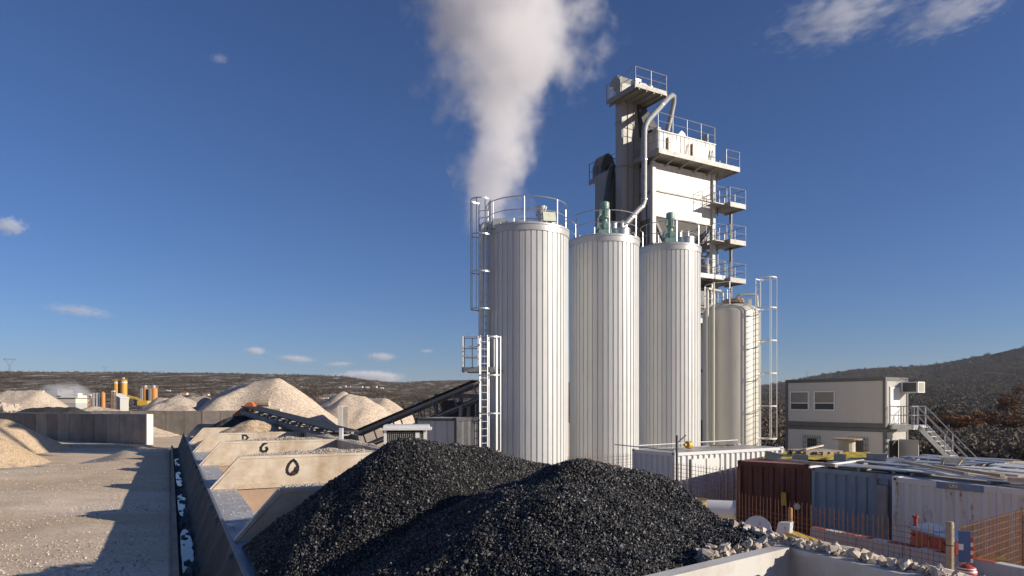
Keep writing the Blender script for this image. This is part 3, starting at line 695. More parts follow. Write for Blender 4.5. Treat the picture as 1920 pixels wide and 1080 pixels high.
# ------------------------------------------------------------------ mixing tower
TO = Vector((9.08,44,0)); TA = R(30)
def Tl(px, b, y=None):      # a on the plane b for a pixel column
    k = (px-960)/FPX; ca, sa = math.cos(TA), math.sin(TA)
    return (k*(TO.y+b*ca) - TO.x + b*sa)/(ca - k*sa)
def Tz(py, a, b):
    y = TO.y + a*math.sin(TA) + b*math.cos(TA); return CZ+(HOR-py)*y/FPX
tw = thing('mixing_tower', 'tall white mixing tower with stair landings rising behind the silos', 'tower', TO, TA)
LA = 5.35; zb0, zb1 = Tz(405,0,0), Tz(303,0,0)
OFFP = M('stained_white_steel', (.60,.59,.56), .5, 0, .1, 1, (.35,.28,.22), .4, 2, True)
# columns and bracing
m_ = [('x',0,0),('x',LA,0),('x',0,3.9),('x',LA,3.9)]
for _,a,b in m_:
    m = MB(); m.bx(a-.14,a+.14,b-.14,b+.14,0,zb1); m.build('column', OFFP if b == 0 else DARKST, tw)
m = MB()
for z in (6.2,9.4,12.4):
    for b in (0,3.9): m.bx(.14,LA-.14,b-.1,b+.1,z-.25,z)
    for a in (0,LA): m.bx(a-.1,a+.1,.14,3.76,z-.25,z)
m.bar((LA,.2,12.2),(LA,3.6,9.5),.15,.15); m.bar((LA,3.6,9.1),(LA,.2,6.3),.15,.15); m.bar((.2,0,6.2),(LA-.2,0,3.2),.15,.15); m.bar((.3,.1,15.9),(1.1,.1,14.6),.2,.2); m.bar((LA-.2,.1,15.8),(LA-1.2,.1,14.7),.2,.2)
m.build('bracing', DARKST, tw)
# hot bins
m = MB(); m.bx(.15,LA-.15,-.02,3.7,zb0,zb1); m.build('hot_bin', TOWERP, tw)
m = MB(); m.bx(.1,LA-.1,-.10,-.02,zb0+1.62,zb0+1.72); m.bx(.1,LA-.1,-.06,-.02,zb0,zb0+.06); m.bx(-.0,.15,-.1,3.7,zb0+1.62,zb0+1.72); m.build('bin_rib', TOWERG, tw)
m = MB(); m.add([(.15,0,zb0),(LA-.15,0,zb0),(LA-.15,3.7,zb0),(.15,3.7,zb0),(1.4,1.0,zb0-1.5),(LA-1.0,1.0,zb0-1.5),(LA-1.0,2.8,zb0-1.5),(1.4,2.8,zb0-1.5)],[(0,1,5,4),(1,2,6,5),(2,3,7,6),(3,0,4,7),(4,5,6,7)]); m.build('bin_hopper', TOWERG, tw)
# weigh bin with gates below, mixer floor
m = MB(); m.bx(1.2,LA-.8,.7,3.0,zb0-2.15,zb0-1.05); m.build('weigh_bin', ELEV, tw)
m = MB()
for i in range(9): m.bx(1.6+i*.34,1.78+i*.34,.6,.7,zb0-1.75,zb0-1.55)
m.build('gates', DARKST, tw)
for z,lab in ((12.6,0),(9.6,0)):
    m = MB(); m.bx(-.6,LA+.2,-.9,4.2,z-.12,z); m.bx(-.6,LA+.2,-.98,-.9,z-.2,z+.1); p = m.build('floor_deck', OFFP, tw)
m = MB(); m.lathe([(0,-1.3),(.75,-1.3),(.75,1.3),(0,1.3)],20,(3.2,1.2,13.5),Matrix.Rotation(R(90),3,'Y')); m.bx(2.4,4.1,.5,1.6,12.6,13.2); m.build('mixer', ELEV, tw, smooth=35)
m = MB(); m.tube([(.7,-.6,10.0),(.7,-.6,13.6),(.9,-.6,14.1),(1.5,-.5,14.35),(3.0,-.4,14.4)],.24,14); m.build('duct', GALV, tw, smooth=50)
m = MB(); m.bx(1.0,2.2,-.8,.0,11.0,12.1); m.bx(2.8,3.9,-.7,.1,10.4,11.6); m.bx(4.2,5.0,.2,1.0,10.2,11.9); m.build('machinery', DARKST, tw, bevel=.03)
def rail(m, pts, h=1.1, r=.024, mid=True, sp=1.5, toe=False):
    for p,q in zip(pts,pts[1:]):
        p = Vector(p); q = Vector(q); n = max(1,round((q-p).length/sp))
        for zz in ((h,h*.52) if mid else (h,)): m.tube([p+Vector((0,0,zz)),q+Vector((0,0,zz))], r if zz==h else r*.8, 5)
        for i in range(n+1):
            c = p+(q-p)*i/n; m.tube([c,c+Vector((0,0,h))], r, 5)
    return m
# screen house and its gallery
zg = zb1+.30; A0,A1,B0 = .35,LA+1.35,-1.15
m = MB(); m.bx(A0-.9,A1,B0,4.2,zg-.06,zg); m.bx(A0-.9,A1,B0-.03,B0,zg-.2,zg+.12); m.bx(A1,A1+.03,B0,4.2,zg-.2,zg+.12); m.bx(A0-.93,A0-.9,B0,4.2,zg-.2,zg+.12)
for i in range(6): m.bar((A0-.6+i*1.25,B0+.05,zg-.1),(A0-.6+i*1.25,.0,zg-.42),.08,.1)
gal = m.build('screen_gallery', ELEV, tw)
m = MB(); rail(m, [(LA+.1,B0+.02,zg+.1),(A1,B0+.02,zg+.1),(A1,4.1,zg+.1)],1.05,.026); rail(m,[(A0-.9,4.1,zg+.1),(A0-.9,B0+.02,zg+.1),(.5,B0+.02,zg+.1)],1.05,.02); m.build('railing', RAILG, gal)
hs0, hs1, hb = .12, LA-.12, -.35
zs = zg+1.62
m = MB(); m.bx(hs0,hs1,hb,3.6,zg+.02,zs); sh = m.build('screen_house', TOWERP, tw)
m = MB(); m.bx(hs0-.03,hs1+.03,hb-.05,3.65,zs,zs+.06)
for i in range(14): m.bx(hs0+.1+i*.37,hs0+.13+i*.37,hb-.03,hb,zg+.05,zs)
m.build('cladding_seams', TOWERP, sh)
for (x0,x1) in ((.95,1.75),(3.1,4.3)):
    m = MB(); m.bx(x0,x1,hb-.08,hb-.035,zg+.4,zg+1.25); hm = m.build('hatch', TOWERP, sh)
    m = MB(); m.bx(x0-.08,x0,hb-.11,hb-.035,zg+.32,zg+1.3); m.bx(x0,x1,hb-.1,hb-.035,zg+.3,zg+.36); m.build('hatch_frame', RUSTY, sh)
m = MB()
for x in (2.5,2.95,4.55,4.75): m.bar((x,hb-.05,zg+.25),(x+.18,hb-.05,zg+1.2),.03,.03,(0,1,0))
m.build('pipe', DARKST, sh)
m = MB(); m.prism([(.5,zs+.06),(1.1,zs+.06),(.85,zs+.5),(.6,zs+.55)],0,.9,lambda u,z,h:(u,.2+h,z)); m.prism([(2.3,zs+.06),(3.3,zs+.06),(3.1,zs+.6),(2.8,zs+.75),(2.5,zs+.45)],0,1.2,lambda u,z,h:(u,.3+h,z)); m.build('roof_casing', TOWERP, sh)
m = MB(); rail(m,[(hs0+.05,hb+.05,zs+.06),(hs1,hb+.05,zs+.06),(hs1,3.5,zs+.06)],1.15,.026,sp=1.3); m.bx(hs1-.02,hs1+.02,.3,2.2,zs+.25,zs+1.0); m.build('railing', RAILG, sh)
# chute from the elevator head into the screen
m = MB(); m.add([(-.28,1.3,zs+2.5),(.5,1.3,zs+2.2),(.5,2.1,zs+2.2),(-.28,2.1,zs+2.5),(.0,.6,zs+.05),(1.7,.6,zs+.05),(1.7,2.3,zs+.05),(.0,2.3,zs+.05)],[(0,1,2,3),(4,5,6,7),(0,1,5,4),(1,2,6,5),(2,3,7,6),(3,0,4,7)]); m.build('feed_chute', DARKST, tw)
# side structure between elevator and bins
m = MB(); m.bx(-1.7,.1,2.45,3.9,9.6,zg-.4); m.build('duct_housing', TOWERG, tw)
# slim pipes
def tpipe(pts, r, name='pipe', mat=GALV):
    MB().tube(pts, r, 12).build(name, mat, tw, smooth=50)
def tp(px, py, b):
    a = Tl(px,b); return (a,b,Tz(py,a,b))
tpipe([tp(1166,428,-1.1),tp(1196,394,-1.0),tp(1205,386,-.95),tp(1208,376,-.95),tp(1208,320,-.95),tp(1208,246,-.95),tp(1210,236,-.9),tp(1215,226,-.8),tp(1254,183,.4),tp(1260,179,.6),tp(1263,181,.8),tp(1263,192,1.0),tp(1258,218,1.2),tp(1251,246,1.4)], .175, 'dust_pipe', PIPEG)
m = MB()
for px,py,b in ((1208,374,-.95),(1208,300,-.95),(1202,389,-.97),(1184,408,-1.05),(1240,198,0)):
    p = Vector(tp(px,py,b)); m.lathe([(.21,-.03),(.21,.03)],14,p)
m.build('pipe_collar', GALV, tw)
# stair landings on the right
zl = [Tz(455,LA+.9,-1), Tz(386,LA+.9,-1), Tz(526,LA+.9,-1)]
st_lab = 'landing'
def treads(m, p, q, w, n):
    p = Vector(p); q = Vector(q)
    for i in range(n):
        c = p+(q-p)*((i+.5)/n); m.box(c,(w,.24,.04))
for z in (zl[2]-2.6, zl[2], zl[0], zl[1]):
    L0,L1,F0,F1 = LA+.25,LA+1.75,-1.3,.55
    m = MB(); m.bx(L0,L1,F0,F1,z-.05,z); m.bx(L0,L1,F0-.04,F0,z-.2,z+.12); m.bx(L1,L1+.04,F0,F1,z-.2,z+.12); m.bx(L0-.04,L0,F0,F1,z-.2,z+.12); m.bar((L0+.2,F0+.1,z-.15),(L0-.2,F1,z-.55),.1,.1); m.bx(L0-1.1,L0-.04,F0+.25,F0+1.1,z-.06,z-.0)
    ld = m.build('stair_landing', ELEV, tw)
    m = MB(); rail(m,[(L0,F1,z),(L0,F0,z),(L1,F0,z),(L1,F1,z)],1.1,.026,sp=1.1); rail(m,[(L0-1.05,F0+1.1,z),(L0-1.05,F0+.27,z),(L0,F0+.27,z)],1.1,.018); m.build('railing', RAILG, ld)
    if z < zl[1]+1:
        up = 1.32 if z < zl[1]-.5 else 1.2
        ym = 3.0; zz = z+up
        m = MB(); x1 = L0+.35; x0 = L1-.38
        treads(m,(x0,F1,z),(x0,ym,zz),.66,6); treads(m,(x1,ym,zz),(x1,F1,z+2*up),.66,6)
        for xx,p,q in ((x0,(F1,z),(ym,zz)),(x1,(ym,zz),(F1,z+2*up))):
            for s in (-.34,.34): m.bar((xx+s,p[0],p[1]-.05),(xx+s,q[0],q[1]-.05),.04,.2)
        m.bx(L0,L1,ym,ym+.9,zz-.06,zz)
        f = m.build('stair_flight', GALV, tw)
        m = MB()
        for xx,p,q in ((x0+.36,(F1,z),(ym,zz)),(x0-.36,(F1,z),(ym,zz)),(x1-.36,(ym,zz),(F1,z+2*up))):
            for h in (1.0,.5): m.tube([(xx,p[0],p[1]+h),(xx,q[0],q[1]+h)],.022,5)
            for k in range(3): 
                t = k/2; m.tube([(xx,p[0]+(q[0]-p[0])*t,p[1]+(q[1]-p[1])*t),(xx,p[0]+(q[0]-p[0])*t,p[1]+(q[1]-p[1])*t+1.0)],.022,5)
        m.build('handrail', RAILG, f)
# cables, thin pipes and braces that clutter the right hand side and the elevator bay
tpipe([(LA+.25,-.2,3),(LA+.25,-.2,zb0-.4)], .06, 'riser_pipe', RAILG); tpipe([(LA+.1,-.35,zb0+.2),(LA+.1,-.35,zg-.2)], .03, 'conduit', DARKST); tpipe([(-.35,.2,8),(-.35,.2,zs+.3)], .05, 'conduit', DARKST)
m = MB()
for z in (9.7,12.2,zb0-.3): m.bar((LA+.1,.1,z),(LA+1.6,1.5,z+1.6),.09,.09); m.bar((LA+1.7,3.6,z-1.2),(LA+.2,3.6,z+1.2),.09,.09)
for z in np.arange(6.5,zb1,2.35): m.bar((LA+1.72,3.9,z),(LA+.1,3.9,z),.1,.12)
m.bx(LA+1.68,LA+1.82,3.8,3.95,0,zl[1]+1.2); m.bx(LA+1.68,LA+1.82,-.1,.05,0,zl[1]-.2); m.build('stair_bracing', DARKST, tw)
m = MB(); m.bx(-.25,.12,-.35,-.1,13.2,14.4); m.bx(LA+.02,LA+.3,.5,1.1,zb0-1.4,zb0-.5); m.build('control_box', ELEV, tw)
m = MB(); m.lathe([(0,0),(.35,0),(.35,.8),(.2,1.0),(0,1.0)],14,(4.3,-.3,12.62)); m.lathe([(0,0),(.25,0),(.25,1.4),(0,1.4)],12,(.2,1.0,12.6)); m.build('dosing_pot', ELEV, tw, smooth=40)
# mixing floor front gallery seen above silo three
m = MB(); rail(m,[(.8,-.9,12.6),(LA+.2,-.9,12.6)],1.1,.026); rail(m,[(.0,-.9,9.6),(LA+.2,-.9,9.6)],1.1,.026); m.build('railing', RAILG, tw)
# ------------------------------------------------------------------ main bucket elevator
EB = 1.3; ex0 = Tl(1166,EB); ex1 = Tl(1199,EB); eb1 = 1.95
be = thing('bucket_elevator', 'tall grey bucket elevator with a railed motor platform at its head, left of the tower', 'elevator', TO, TA)
zp = Tz(159,Tl(1191,-.7),-.7)
m = MB(); m.bx(ex0,ex1,EB,eb1,0,zp+1.1); sh_ = m.build('shaft', ELEV, be)
m = MB()
for f in (.33,.66): m.bx(ex0+(ex1-ex0)*f-.03,ex0+(ex1-ex0)*f+.03,EB-.05,EB,0,zp-.3)
for z in np.arange(2.2,zp,2.9): m.bx(ex0-.04,ex1+.04,EB-.04,eb1+.04,z-.04,z+.04)
m.build('flange', TOWERG, sh_)
m = MB(); m.prism([(EB,zp+1.1),(eb1+.6,zp+1.1),(eb1+.6,zp+1.35),(eb1+.2,zp+1.75),(EB+.45,zp+1.75)],ex0-.03,ex1+.3,lambda b,z,a:(a,b,z)); m.build('head_casing', ELEV, be)
px0, px1 = Tl(1191,-.7), Tl(1249,-.7)
m = MB(); m.bx(px0,px1,-.7,EB-.05,zp-.08,zp); m.bx(px0,ex0-.02,EB-.05,2.15,zp-.08,zp); m.bx(px0,px1,-.74,-.7,zp-.12,zp+.16); m.bx(px0-.04,px0,-.74,2.15,zp-.2,zp+.1); m.bx(px1,px1+.04,-.74,2.4,zp-.2,zp+.1); m.bx(ex1+.05,px1,EB-.05,2.4,zp-.08,zp)
for i in range(4): m.bx(px0+.3+i*.6,px0+.38+i*.6,-.7,2.3,zp-.2,zp-.08)
pl = m.build('head_platform', TOWERG, be)
m = MB(); rail(m,[(px0,2.15,zp),(px0,-.72,zp),(px1,-.72,zp),(px1,2.4,zp)],1.15,.028,sp=1.5); m.build('railing', RAILG, pl)
m = MB(); m.box((px0+.95,.35,zp+.62),(.42,.5,.62)); m.lathe([(.0,-.55),(.2,-.55),(.2,.0),(.14,.05),(.14,.2),(.22,.25),(.22,.5),(0,.5)],14,(px0+1.55,.2,zp+.6),Matrix.Rotation(R(90),3,'Y')); m.box((px0+.9,.4,zp+.2),(.5,.6,.3)); m.build('gear_motor', GALVW, pl, smooth=35)
m = MB(); m.add([(px0+.1,2.1,zp+.1),(px0+.12,1.75,zp+.05),(px0+.12,1.6,zp+.8),(px0+.1,2.05,zp+1.0)],[(0,1,2,3)]); m.box((px0+.18,1.95,zp+.42),(.05,.3,.7)); m.build('guard_panel', WHITEP, pl)
# ------------------------------------------------------------------ filler elevator behind on the left
FILG = M('filler_grey', (.13,.125,.118), .55, .1, .15, 1.2, (.2,.18,.16), .3)
fb = thing('filler_elevator', 'shorter grey elevator with a rounded head and side platform, left behind the tall one', 'elevator', TO, TA)
B = 4.0; f0, f1 = Tl(1128,B), Tl(1152,B); fz = Tz(333,f0,B)
m = MB(); m.bx(f0,f1,B,B+.7,0,fz+.2); m.build('shaft', FILG, fb)
m = MB(); m.prism([(0,fz),(1.2,fz),(1.2,fz+1.1),(.95,fz+1.6),(.6,fz+1.75),(.3,fz+1.6),(0,fz+.9)],B-.1,B+.9,lambda a,z,b:(f0-.1+a,b,z)); m.build('head_casing', FILG, fb)
m = MB(); m.lathe([(0,-.15),(.32,-.15),(.32,.1),(0,.1)],16,(f0+.45,B-.2,fz+.5),Matrix.Rotation(R(90),3,'X')); m.box((f0+.2,B-.3,fz+.35),(.5,.3,.3)); m.box((f0+.6,B-.35,fz+.75),(.2,.2,.2)); m.build('drive', DARKST, fb)
q0 = Tl(1105,B+.8)
m = MB(); m.bx(q0,f1+.6,B-1.0,B+.0,fz-.25,fz-.15); m.bx(q0,f1+.6,B-1.05,B-1.0,fz-.4,fz-.05); m.bx(q0-.05,q0,B-1.05,B+.8,fz-.4,fz-.05); m.bx(q0,f0,B,B+.8,fz-.25,fz-.15); p2 = m.build('side_platform', TOWERG, fb)
m = MB(); rail(m,[(q0,B+.8,fz-.15),(q0,B-1.0,fz-.15),(f1+.6,B-1.0,fz-.15)],1.2,.026,sp=1.2); m.build('railing', DARKST, p2)
m = MB(); m.tube([tp(1150,312,2.6),tp(1146,318,2.5),tp(1142,340,2.4),tp(1136,380,2.2),tp(1131,404,2.1),tp(1130,450,2.0)],.2,12); m.build('dust_pipe', DARKST, fb, smooth=50)
m = MB(); m.bx(f1+.02,f1+1.0,B-.2,B+.6,0,fz-.3); m.build('ladder_shaft', DARKST, fb)
# white filler bin behind the tank
m = MB(); p = at(1317,640,47); m.bx(-.9,.9,-.9,.9,3,Tz(590,0,0)); fbin = thing('filler_bin','white steel bin glimpsed between the rightmost ribbed silo and the cream tank','bin',(p.x,p.y,0),TA); m.build('body', WHITEP, fbin); MB().bx(-.95,.95,-.95,.95,6.2,6.4).build('belt', TOWERG, fbin); MB().bx(-.6,.6,-.6,.6,0,3).build('support', DARKST, fbin)
# ------------------------------------------------------------------ conveyors
CONVST = M('conveyor_steel', (.19,.20,.21), .55, .2, .25, 2, (.12,.10,.08), .3)
def conveyor(label, p, q, w, name='belt_conveyor', trestles=(), deep=.45, idl=1.0, red=True, head=False):
    p = Vector(p); q = Vector(q); th = thing(name, label, 'conveyor', (p.x,p.y,0)); d = (q-p); L = d.length; d.normalize()
    s = d.cross(Vector((0,0,1))).normalized(); n = s.cross(d).normalized()
    m = MB(); m.bar(p+n*.16,q+n*.16,w,.03); m.bar(p-n*(deep-.1),q-n*(deep-.1),w*.8,.02); m.build('belt', BELT, th, world=True)
    m = MB()
    for k in (-1,1):
        m.bar(p+s*k*w*.55-n*.02,q+s*k*w*.55-n*.02,.05,.14,n); m.bar(p+s*k*w*.55-n*deep,q+s*k*w*.55-n*deep,.05,.10,n)
        c = int(L/idl)
        for i in range(c+1):
            a = p+d*(L*i/c); b = p+d*(L*min(c,i+1)/c)
            m.bar(a+s*k*w*.55-n*.02, a+s*k*w*.55-n*deep, .05,.05,d)
    m.build('truss', CONVST, th, world=True)
    c = max(3,int(L/(idl*1.3)))
    for i in range(c):
        a = p+d*(L*(i+.5)/c); m = MB()
        for k in (-1,1): m.bar(a+s*k*w*.56+n*.0,a+s*k*w*.58+n*.15,.07,.05,d); m.bar(a+s*k*w*.56+n*.03,a+n*.02,.04,.04)
        m.build('idler', REDP if red else MIDST, th, world=True)
    for f,h in trestles:
        a = p+d*L*f; m = MB()
        for k in (-1,1): m.bar(a+s*k*w*.6-n*deep, Vector((a.x,a.y,0))+s*k*w*.9, .12,.12,s)
        m.bar(Vector((a.x,a.y,a.z*.45))+s*w*.8,Vector((a.x,a.y,a.z*.45))-s*w*.8,.08,.08); m.build('trestle', MIDST, th, world=True)
    return th,p,q,d,s,n
th,p,q,d,s,n = conveyor('low dark conveyor with an orange drum cover on its head, running behind the hoppers', at(650,822,15.2), at(468,771,22.4), .55, trestles=((.3,0),(.62,0),(.9,0)), deep=.30, idl=.7, red=False)
m = MB()
prof = [(.28*math.cos(a),.22*math.sin(a)) for a in [R(80+200*i/10) for i in range(11)]]
prof = [(-1.05,-.02-.22),(-1.05,.15-.22)] + [(.1+.2*math.cos(a),.16*math.sin(a)+.1) for a in [R(110-220*i/8) for i in range(9)]]
e2 = q+d*.3+n*.1; hd = (d+Vector((0,0,.55))).normalized()
m.prism([(-.75,-.34),(-.85,-.16),(-.05,.32),(.12,.34),(.24,.24),(.26,.08),(.18,-.04)],-.16,.16,lambda u,z,h: q+Vector((-.5*u*0,0,0))+d*(-.12)+(-s)*0+ Vector((1,0,0))*(u*.62)+Vector((0,0,1))*(z*.85+.02)+Vector((0,1,0))*h); m.build('drum_cover', ORANGE, th, world=True)
m = MB(); m.lathe([(0,-.2),(.11,-.2),(.11,.2),(0,.2)],12,q+Vector((.42,.1,.26)),Matrix.Rotation(R(90),3,'Y')); m.box(q+Vector((.75,.1,.02)),(.5,.2,.12)); m.build('motor', CREAM, th, world=True)
conveyor('long dark conveyor with red idlers rising from the hoppers to behind the nearest silo', at(604,842,33.6), at(893,720,31.0), .75, trestles=((.25,0),(.55,0),(.9,0)), deep=.72, idl=1.05)
# steelwork of the drum below the rising conveyor, left of silo one
y = 33.5
p = at(852,800,y); th = thing('dryer_drum', 'dark grey drying drum and steel frame in the shade left of the nearest silo', 'drying drum', (p.x,p.y,0), R(12))
m = MB()
for x in (-.95,.25,1.1): m.bx(x-.1,x+.1,-.6,-.4,0,4.6)
m.bx(-1.9,1.4,-.65,-.35,3.05,3.25); m.bx(-1.1,1.4,-.65,-.35,1.5,1.7); m.bx(-1.0,1.3,-.65,-.35,4.4,4.6); m.bar((-.95,-.5,1.6),(.25,-.5,3.1),.1,.1); m.build('frame', MIDST, th)
m = MB(); m.lathe([(0,-1.2),(.5,-1.2),(.75,-.9),(.75,2.0),(0,2.0)],24,(.3,.5,2.4),Matrix.Rotation(R(90),3,'Y')); m.build('drum', MIDST, th, smooth=35)
m = MB(); m.bar((-1.9,-.7,2.0),(-.3,-.6,3.1),.5,.16); m.bar((-1.8,-.95,2.1),(-.25,-.85,3.2),.04,.22); m.build('chute', TOWERG, th)
m = MB(); m.bx(-.7,.0,-.9,-.4,3.3,4.3); m.bx(.0,.9,-.85,-.3,3.5,4.2); m.bx(-.4,.5,-.95,-.5,.2,3.4); m.build('burner', DARKST, th, bevel=.05)
m = MB(); rail(m,[(-1.8,-.7,3.2),(-.7,-.7,3.2)],1.1,.03,sp=.25,mid=False); m.bx(-1.85,-.6,-.75,-.2,3.05,3.2); m.build('railing', MIDST, th)
m = MB(); m.bx(-.1,.55,1.5,1.7,2.9,3.9); m.bx(-.8,.3,2.0,2.2,.9,3.0); m.build('casing', WHITEP, th)
m = MB(); m.tube([(-1.0,-1.0,.4),(-.8,-1.0,1.0),(-.2,-1.0,1.2),(.6,-1.0,.9)],.09,8); m.build('pipe', BLUEP, th, smooth=50)
# grey container cabin behind the mesh fronted shelter
def box_cont(name, label, cat, p, rz, L, Wd, Hh, mat, ribs=.28, roof=None, endmat=None, grp=None, corner=None):
    """container: x along its length from the near corner, y across; corrugated walls, rails, corner castings"""
    th = thing(name, label, cat, p, rz, grp)
    def corr(x0, x1, fn):
        m = MB(); n = max(3,int((x1-x0)/ribs)); w = (x1-x0)/n; vs = []; 
        for i in range(n):
            for f,dp in ((0,0),(.34,0),(.46,.05),(.88,.05)): vs.append((x0+(i+f)*w,dp))
        vs.append((x1,0)); k = len(vs)
        m.add([fn(x,dp,z) for z in (.16,Hh-.12) for x,dp in vs],[(i,i+1,i+1+k,i+k) for i in range(k-1)]); return m
    c = .1
    for fn,l in ((lambda x,d,z:(x,.03+d,z),L),(lambda x,d,z:(x,Wd-.03-d,z),L)): corr(c,l-c,fn).build('side_wall', mat, th)
    for fn in (lambda x,d,z:(.03+d,x,z),lambda x,d,z:(L-.03-d,x,z)): corr(c,Wd-c,fn).build('end_wall', endmat or mat, th)
    m = MB()
    for x in (0,L-.1):
        for y in (0,Wd-.1): m.bx(x,x+.1,y,y+.1,.1,Hh-.1)
    for y in (.005,Wd-.085): m.bx(.1,L-.1,y,y+.08,Hh-.12,Hh-.02); m.bx(.1,L-.1,y,y+.08,.02,.16)
    for x in (.005,L-.085): m.bx(x,x+.08,.1,Wd-.1,Hh-.14,Hh-.02); m.bx(x,x+.08,.1,Wd-.1,.02,.16)
    m.build('frame', endmat or mat, th)
    m = MB(); m.bx(.08,L-.08,.08,Wd-.08,Hh-.06,Hh-.025); m.bx(.08,L-.08,.08,Wd-.08,.1,.14); m.build('roof', roof or mat, th)
    m = MB()
    for x in (-.006,L-.164):
        for y in (-.006,Wd-.144):
            for z in (0,Hh-.12): m.bx(x,x+.17,y,y+.15,z,z+.12)
    cc = m.build('corner_casting', corner or endmat or mat, th, bevel=.008)
    m = MB()
    for y in (.07,Wd-.07): m.tube([(-.012,y,Hh-.06),(.0,y,Hh-.06)],.03,10); 
    for x in (.09,L-.09): m.tube([(x,-.012,Hh-.06),(x,.0,Hh-.06)],.03,10)
    m.build('casting_hole', BLACKP, cc)
    return th
p = at(789,790,25); box_cont('grey_cabin', 'plain grey steel cabin behind the mesh fronted shelter, left of the drying drum', 'container', (p.x-.45,26.6,0), R(-17), 1.75, 2.4, 3.6, M('pale_cabin_paint',(.40,.42,.45),.4,.1,.08,1.2), 3.0, SHEETB, DARKST)  # ends coloured dark so that the sunlit end does not show bright
# mesh fronted shelter
p = at(760,820,20.5); SHM = R(6); th = thing('mesh_shelter', 'small open shelter with a white roof and wire mesh front behind the black heap', 'shelter', (p.x,p.y,0), R(6))
m = MB(); m.bx(-.72,.78,-.1,1.5,3.36,3.41); m.bx(-.66,.7,.1,1.3,3.41,3.5); m.build('roof', WHITEP, th)
m = MB()
for x in (-.6,.58): m.bx(x-.04,x+.04,0,.08,0,3.36); m.bx(x-.04,x+.04,1.3,1.38,0,3.36)
m.bx(.3,.42,0,.08,2.4,3.3); m.build('post', WHITEP, th)
m = MB()
for i in range(20): m.tube([(-.55+i*.058,.02,2.3),(-.55+i*.058,.02,3.3)],.004,4)
for i in range(16): m.tube([(-.58,.02,2.35+i*.062),(.56,.02,2.35+i*.062)],.004,4)
m.build('mesh_front', GALV, th); MB().bx(-.58,.56,.62,.66,.2,3.34).build('back_panel', BELT, th); MB().bx(-.6,-.57,.1,.62,.2,3.34).build('end_panel', DARKST, th); MB().bx(.56,.59,.1,.62,.2,3.34).build('end_panel', DARKST, th)  # back and end panels coloured dark to paint the shade inside the shelter
m = MB(); m.bx(-.2,.18,.15,.5,2.0,2.86); m.build('orange_machine', YELP, th, bevel=.02)
# white post and parts near the rising conveyor
# ------------------------------------------------------------------ containers
CR = math.atan2(.6,.8); GA = math.atan2(UY,UX)
CR = R(31); p = at(1265,848,21.5); white = box_cont('white_container', 'clean white ribbed container beside the cream tank, a yellow cone shaped lamp on its roof', 'container', (p.x,p.y,p.z-2.6), CR, 5.25, 2.01, 2.6, WHT_N, .25, M('dusty_roof', (.42,.39,.35), .35, .1, .2, 1.2, (.25,.2,.16), .4), M('grey_white_end',(.62,.63,.63),.5,0,.05,1), 'storage containers behind the mesh fence')
m = MB(); m.bx(.75,2.0,-.012,.03,.3,2.35); dr = m.build('door', WHT_N, white); MB().bx(.7,.74,-.03,.02,.3,2.37).add([],[]).bx(1.38,1.4,-.03,-.01,.3,2.35).build('door_seam', M('grey_seam',(.3,.3,.3),.6), dr)
# railing bar and lamp on the roof of the white container
m = MB(); m.tube([(.2,1.9,2.7),(5.1,1.9,2.75)],.02,6); m.tube([(-.1,-.1,2.66),(-.1,2.8,2.7)],.02,6); m.build('roof_pipe', GALVW, white)
def roof_pt(c, x, y, z=0): return MW[c.name] @ Vector((x,y,2.6+z))
q = roof_pt(white,1.5,.9); th = thing('warning_lamp', 'yellow lamp lying on the white container roof', 'lamp', q, R(30)); m = MB(); m.lathe([(.0,-.2),(.05,-.18),(.06,-.1),(.13,-.05),(.13,.12),(0,.12)],12,(0,0,.14),Matrix.Rotation(R(90),3,'Y')); m.build('housing', YELP, th, smooth=35); MB().bx(.02,.12,-.05,.05,0,.05).build('foot', DARKST, th)
q = roof_pt(white,3.4,1.2); th = thing('bent_iron_bar', 'thin dark bent bar lying on the white container roof', 'iron bar', q, R(10)); MB().tube([(-.4,0,.03),(-.1,.03,.05),(.25,.08,.03),(.45,.3,.06)],.02,6).build('rod', DARKST, th); MB().tube([(.25,.08,.03),(.5,-.05,.05)],.02,6).build('hook', DARKST, th)
g_c = 'storage containers behind the mesh fence'
def run_front(p, ang, px):                       # where the front line leaving p at this angle meets a pixel column
    dx, dy = math.cos(R(ang)), math.sin(R(ang)); k = (px-960)/FPX; return (k*p.y-p.x)/(dx-k*dy)
def front_cont(name, label, p, ang, px, L, z, *mats):
    s = run_front(p, ang, px); d = Vector((math.cos(R(ang)), math.sin(R(ang)), 0)); q = Vector((p.x,p.y,0))+d*s; rx = R(ang)+math.pi/2
    return box_cont(name, label, 'container', (q.x,q.y,z-2.6), rx, L, s, 2.6, mats[0], .27, mats[1], mats[0], g_c), q, s, rx
p = at(1383,863,19.8); p0 = p
red, base, wr, rx = front_cont('maroon_container', 'dark maroon container with a yellow tarp, pallet and blocks on its roof', p, -40, 1518, 6.06, p.z, RED_C, RED_R)
m = MB(); m.bx(-.03,.02,.62,.75,1.42,1.78); m.build('yellow_label', YELP, red); MB().lathe([(0,-.01),(.09,-.01),(.09,.02),(0,.02)],16,(.0,.33,1.42),Matrix.Rotation(R(90),3,'Y')).build('white_disc_label', WHITEP, red)
rxr = rx
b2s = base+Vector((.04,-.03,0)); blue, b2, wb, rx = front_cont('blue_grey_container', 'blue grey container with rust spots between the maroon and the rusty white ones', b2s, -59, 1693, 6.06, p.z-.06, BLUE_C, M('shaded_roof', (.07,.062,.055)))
b3s = b2+Vector((.02,-.05,0)); wcon, b3, wh, rxw = front_cont('rusty_white_container', 'rust streaked white container at the right edge below pale corrugated sheets', b3s, -66, 2075, 6.06, p.z-.10, WHT_C, M('shaded_roof', (.07,.062,.055)))
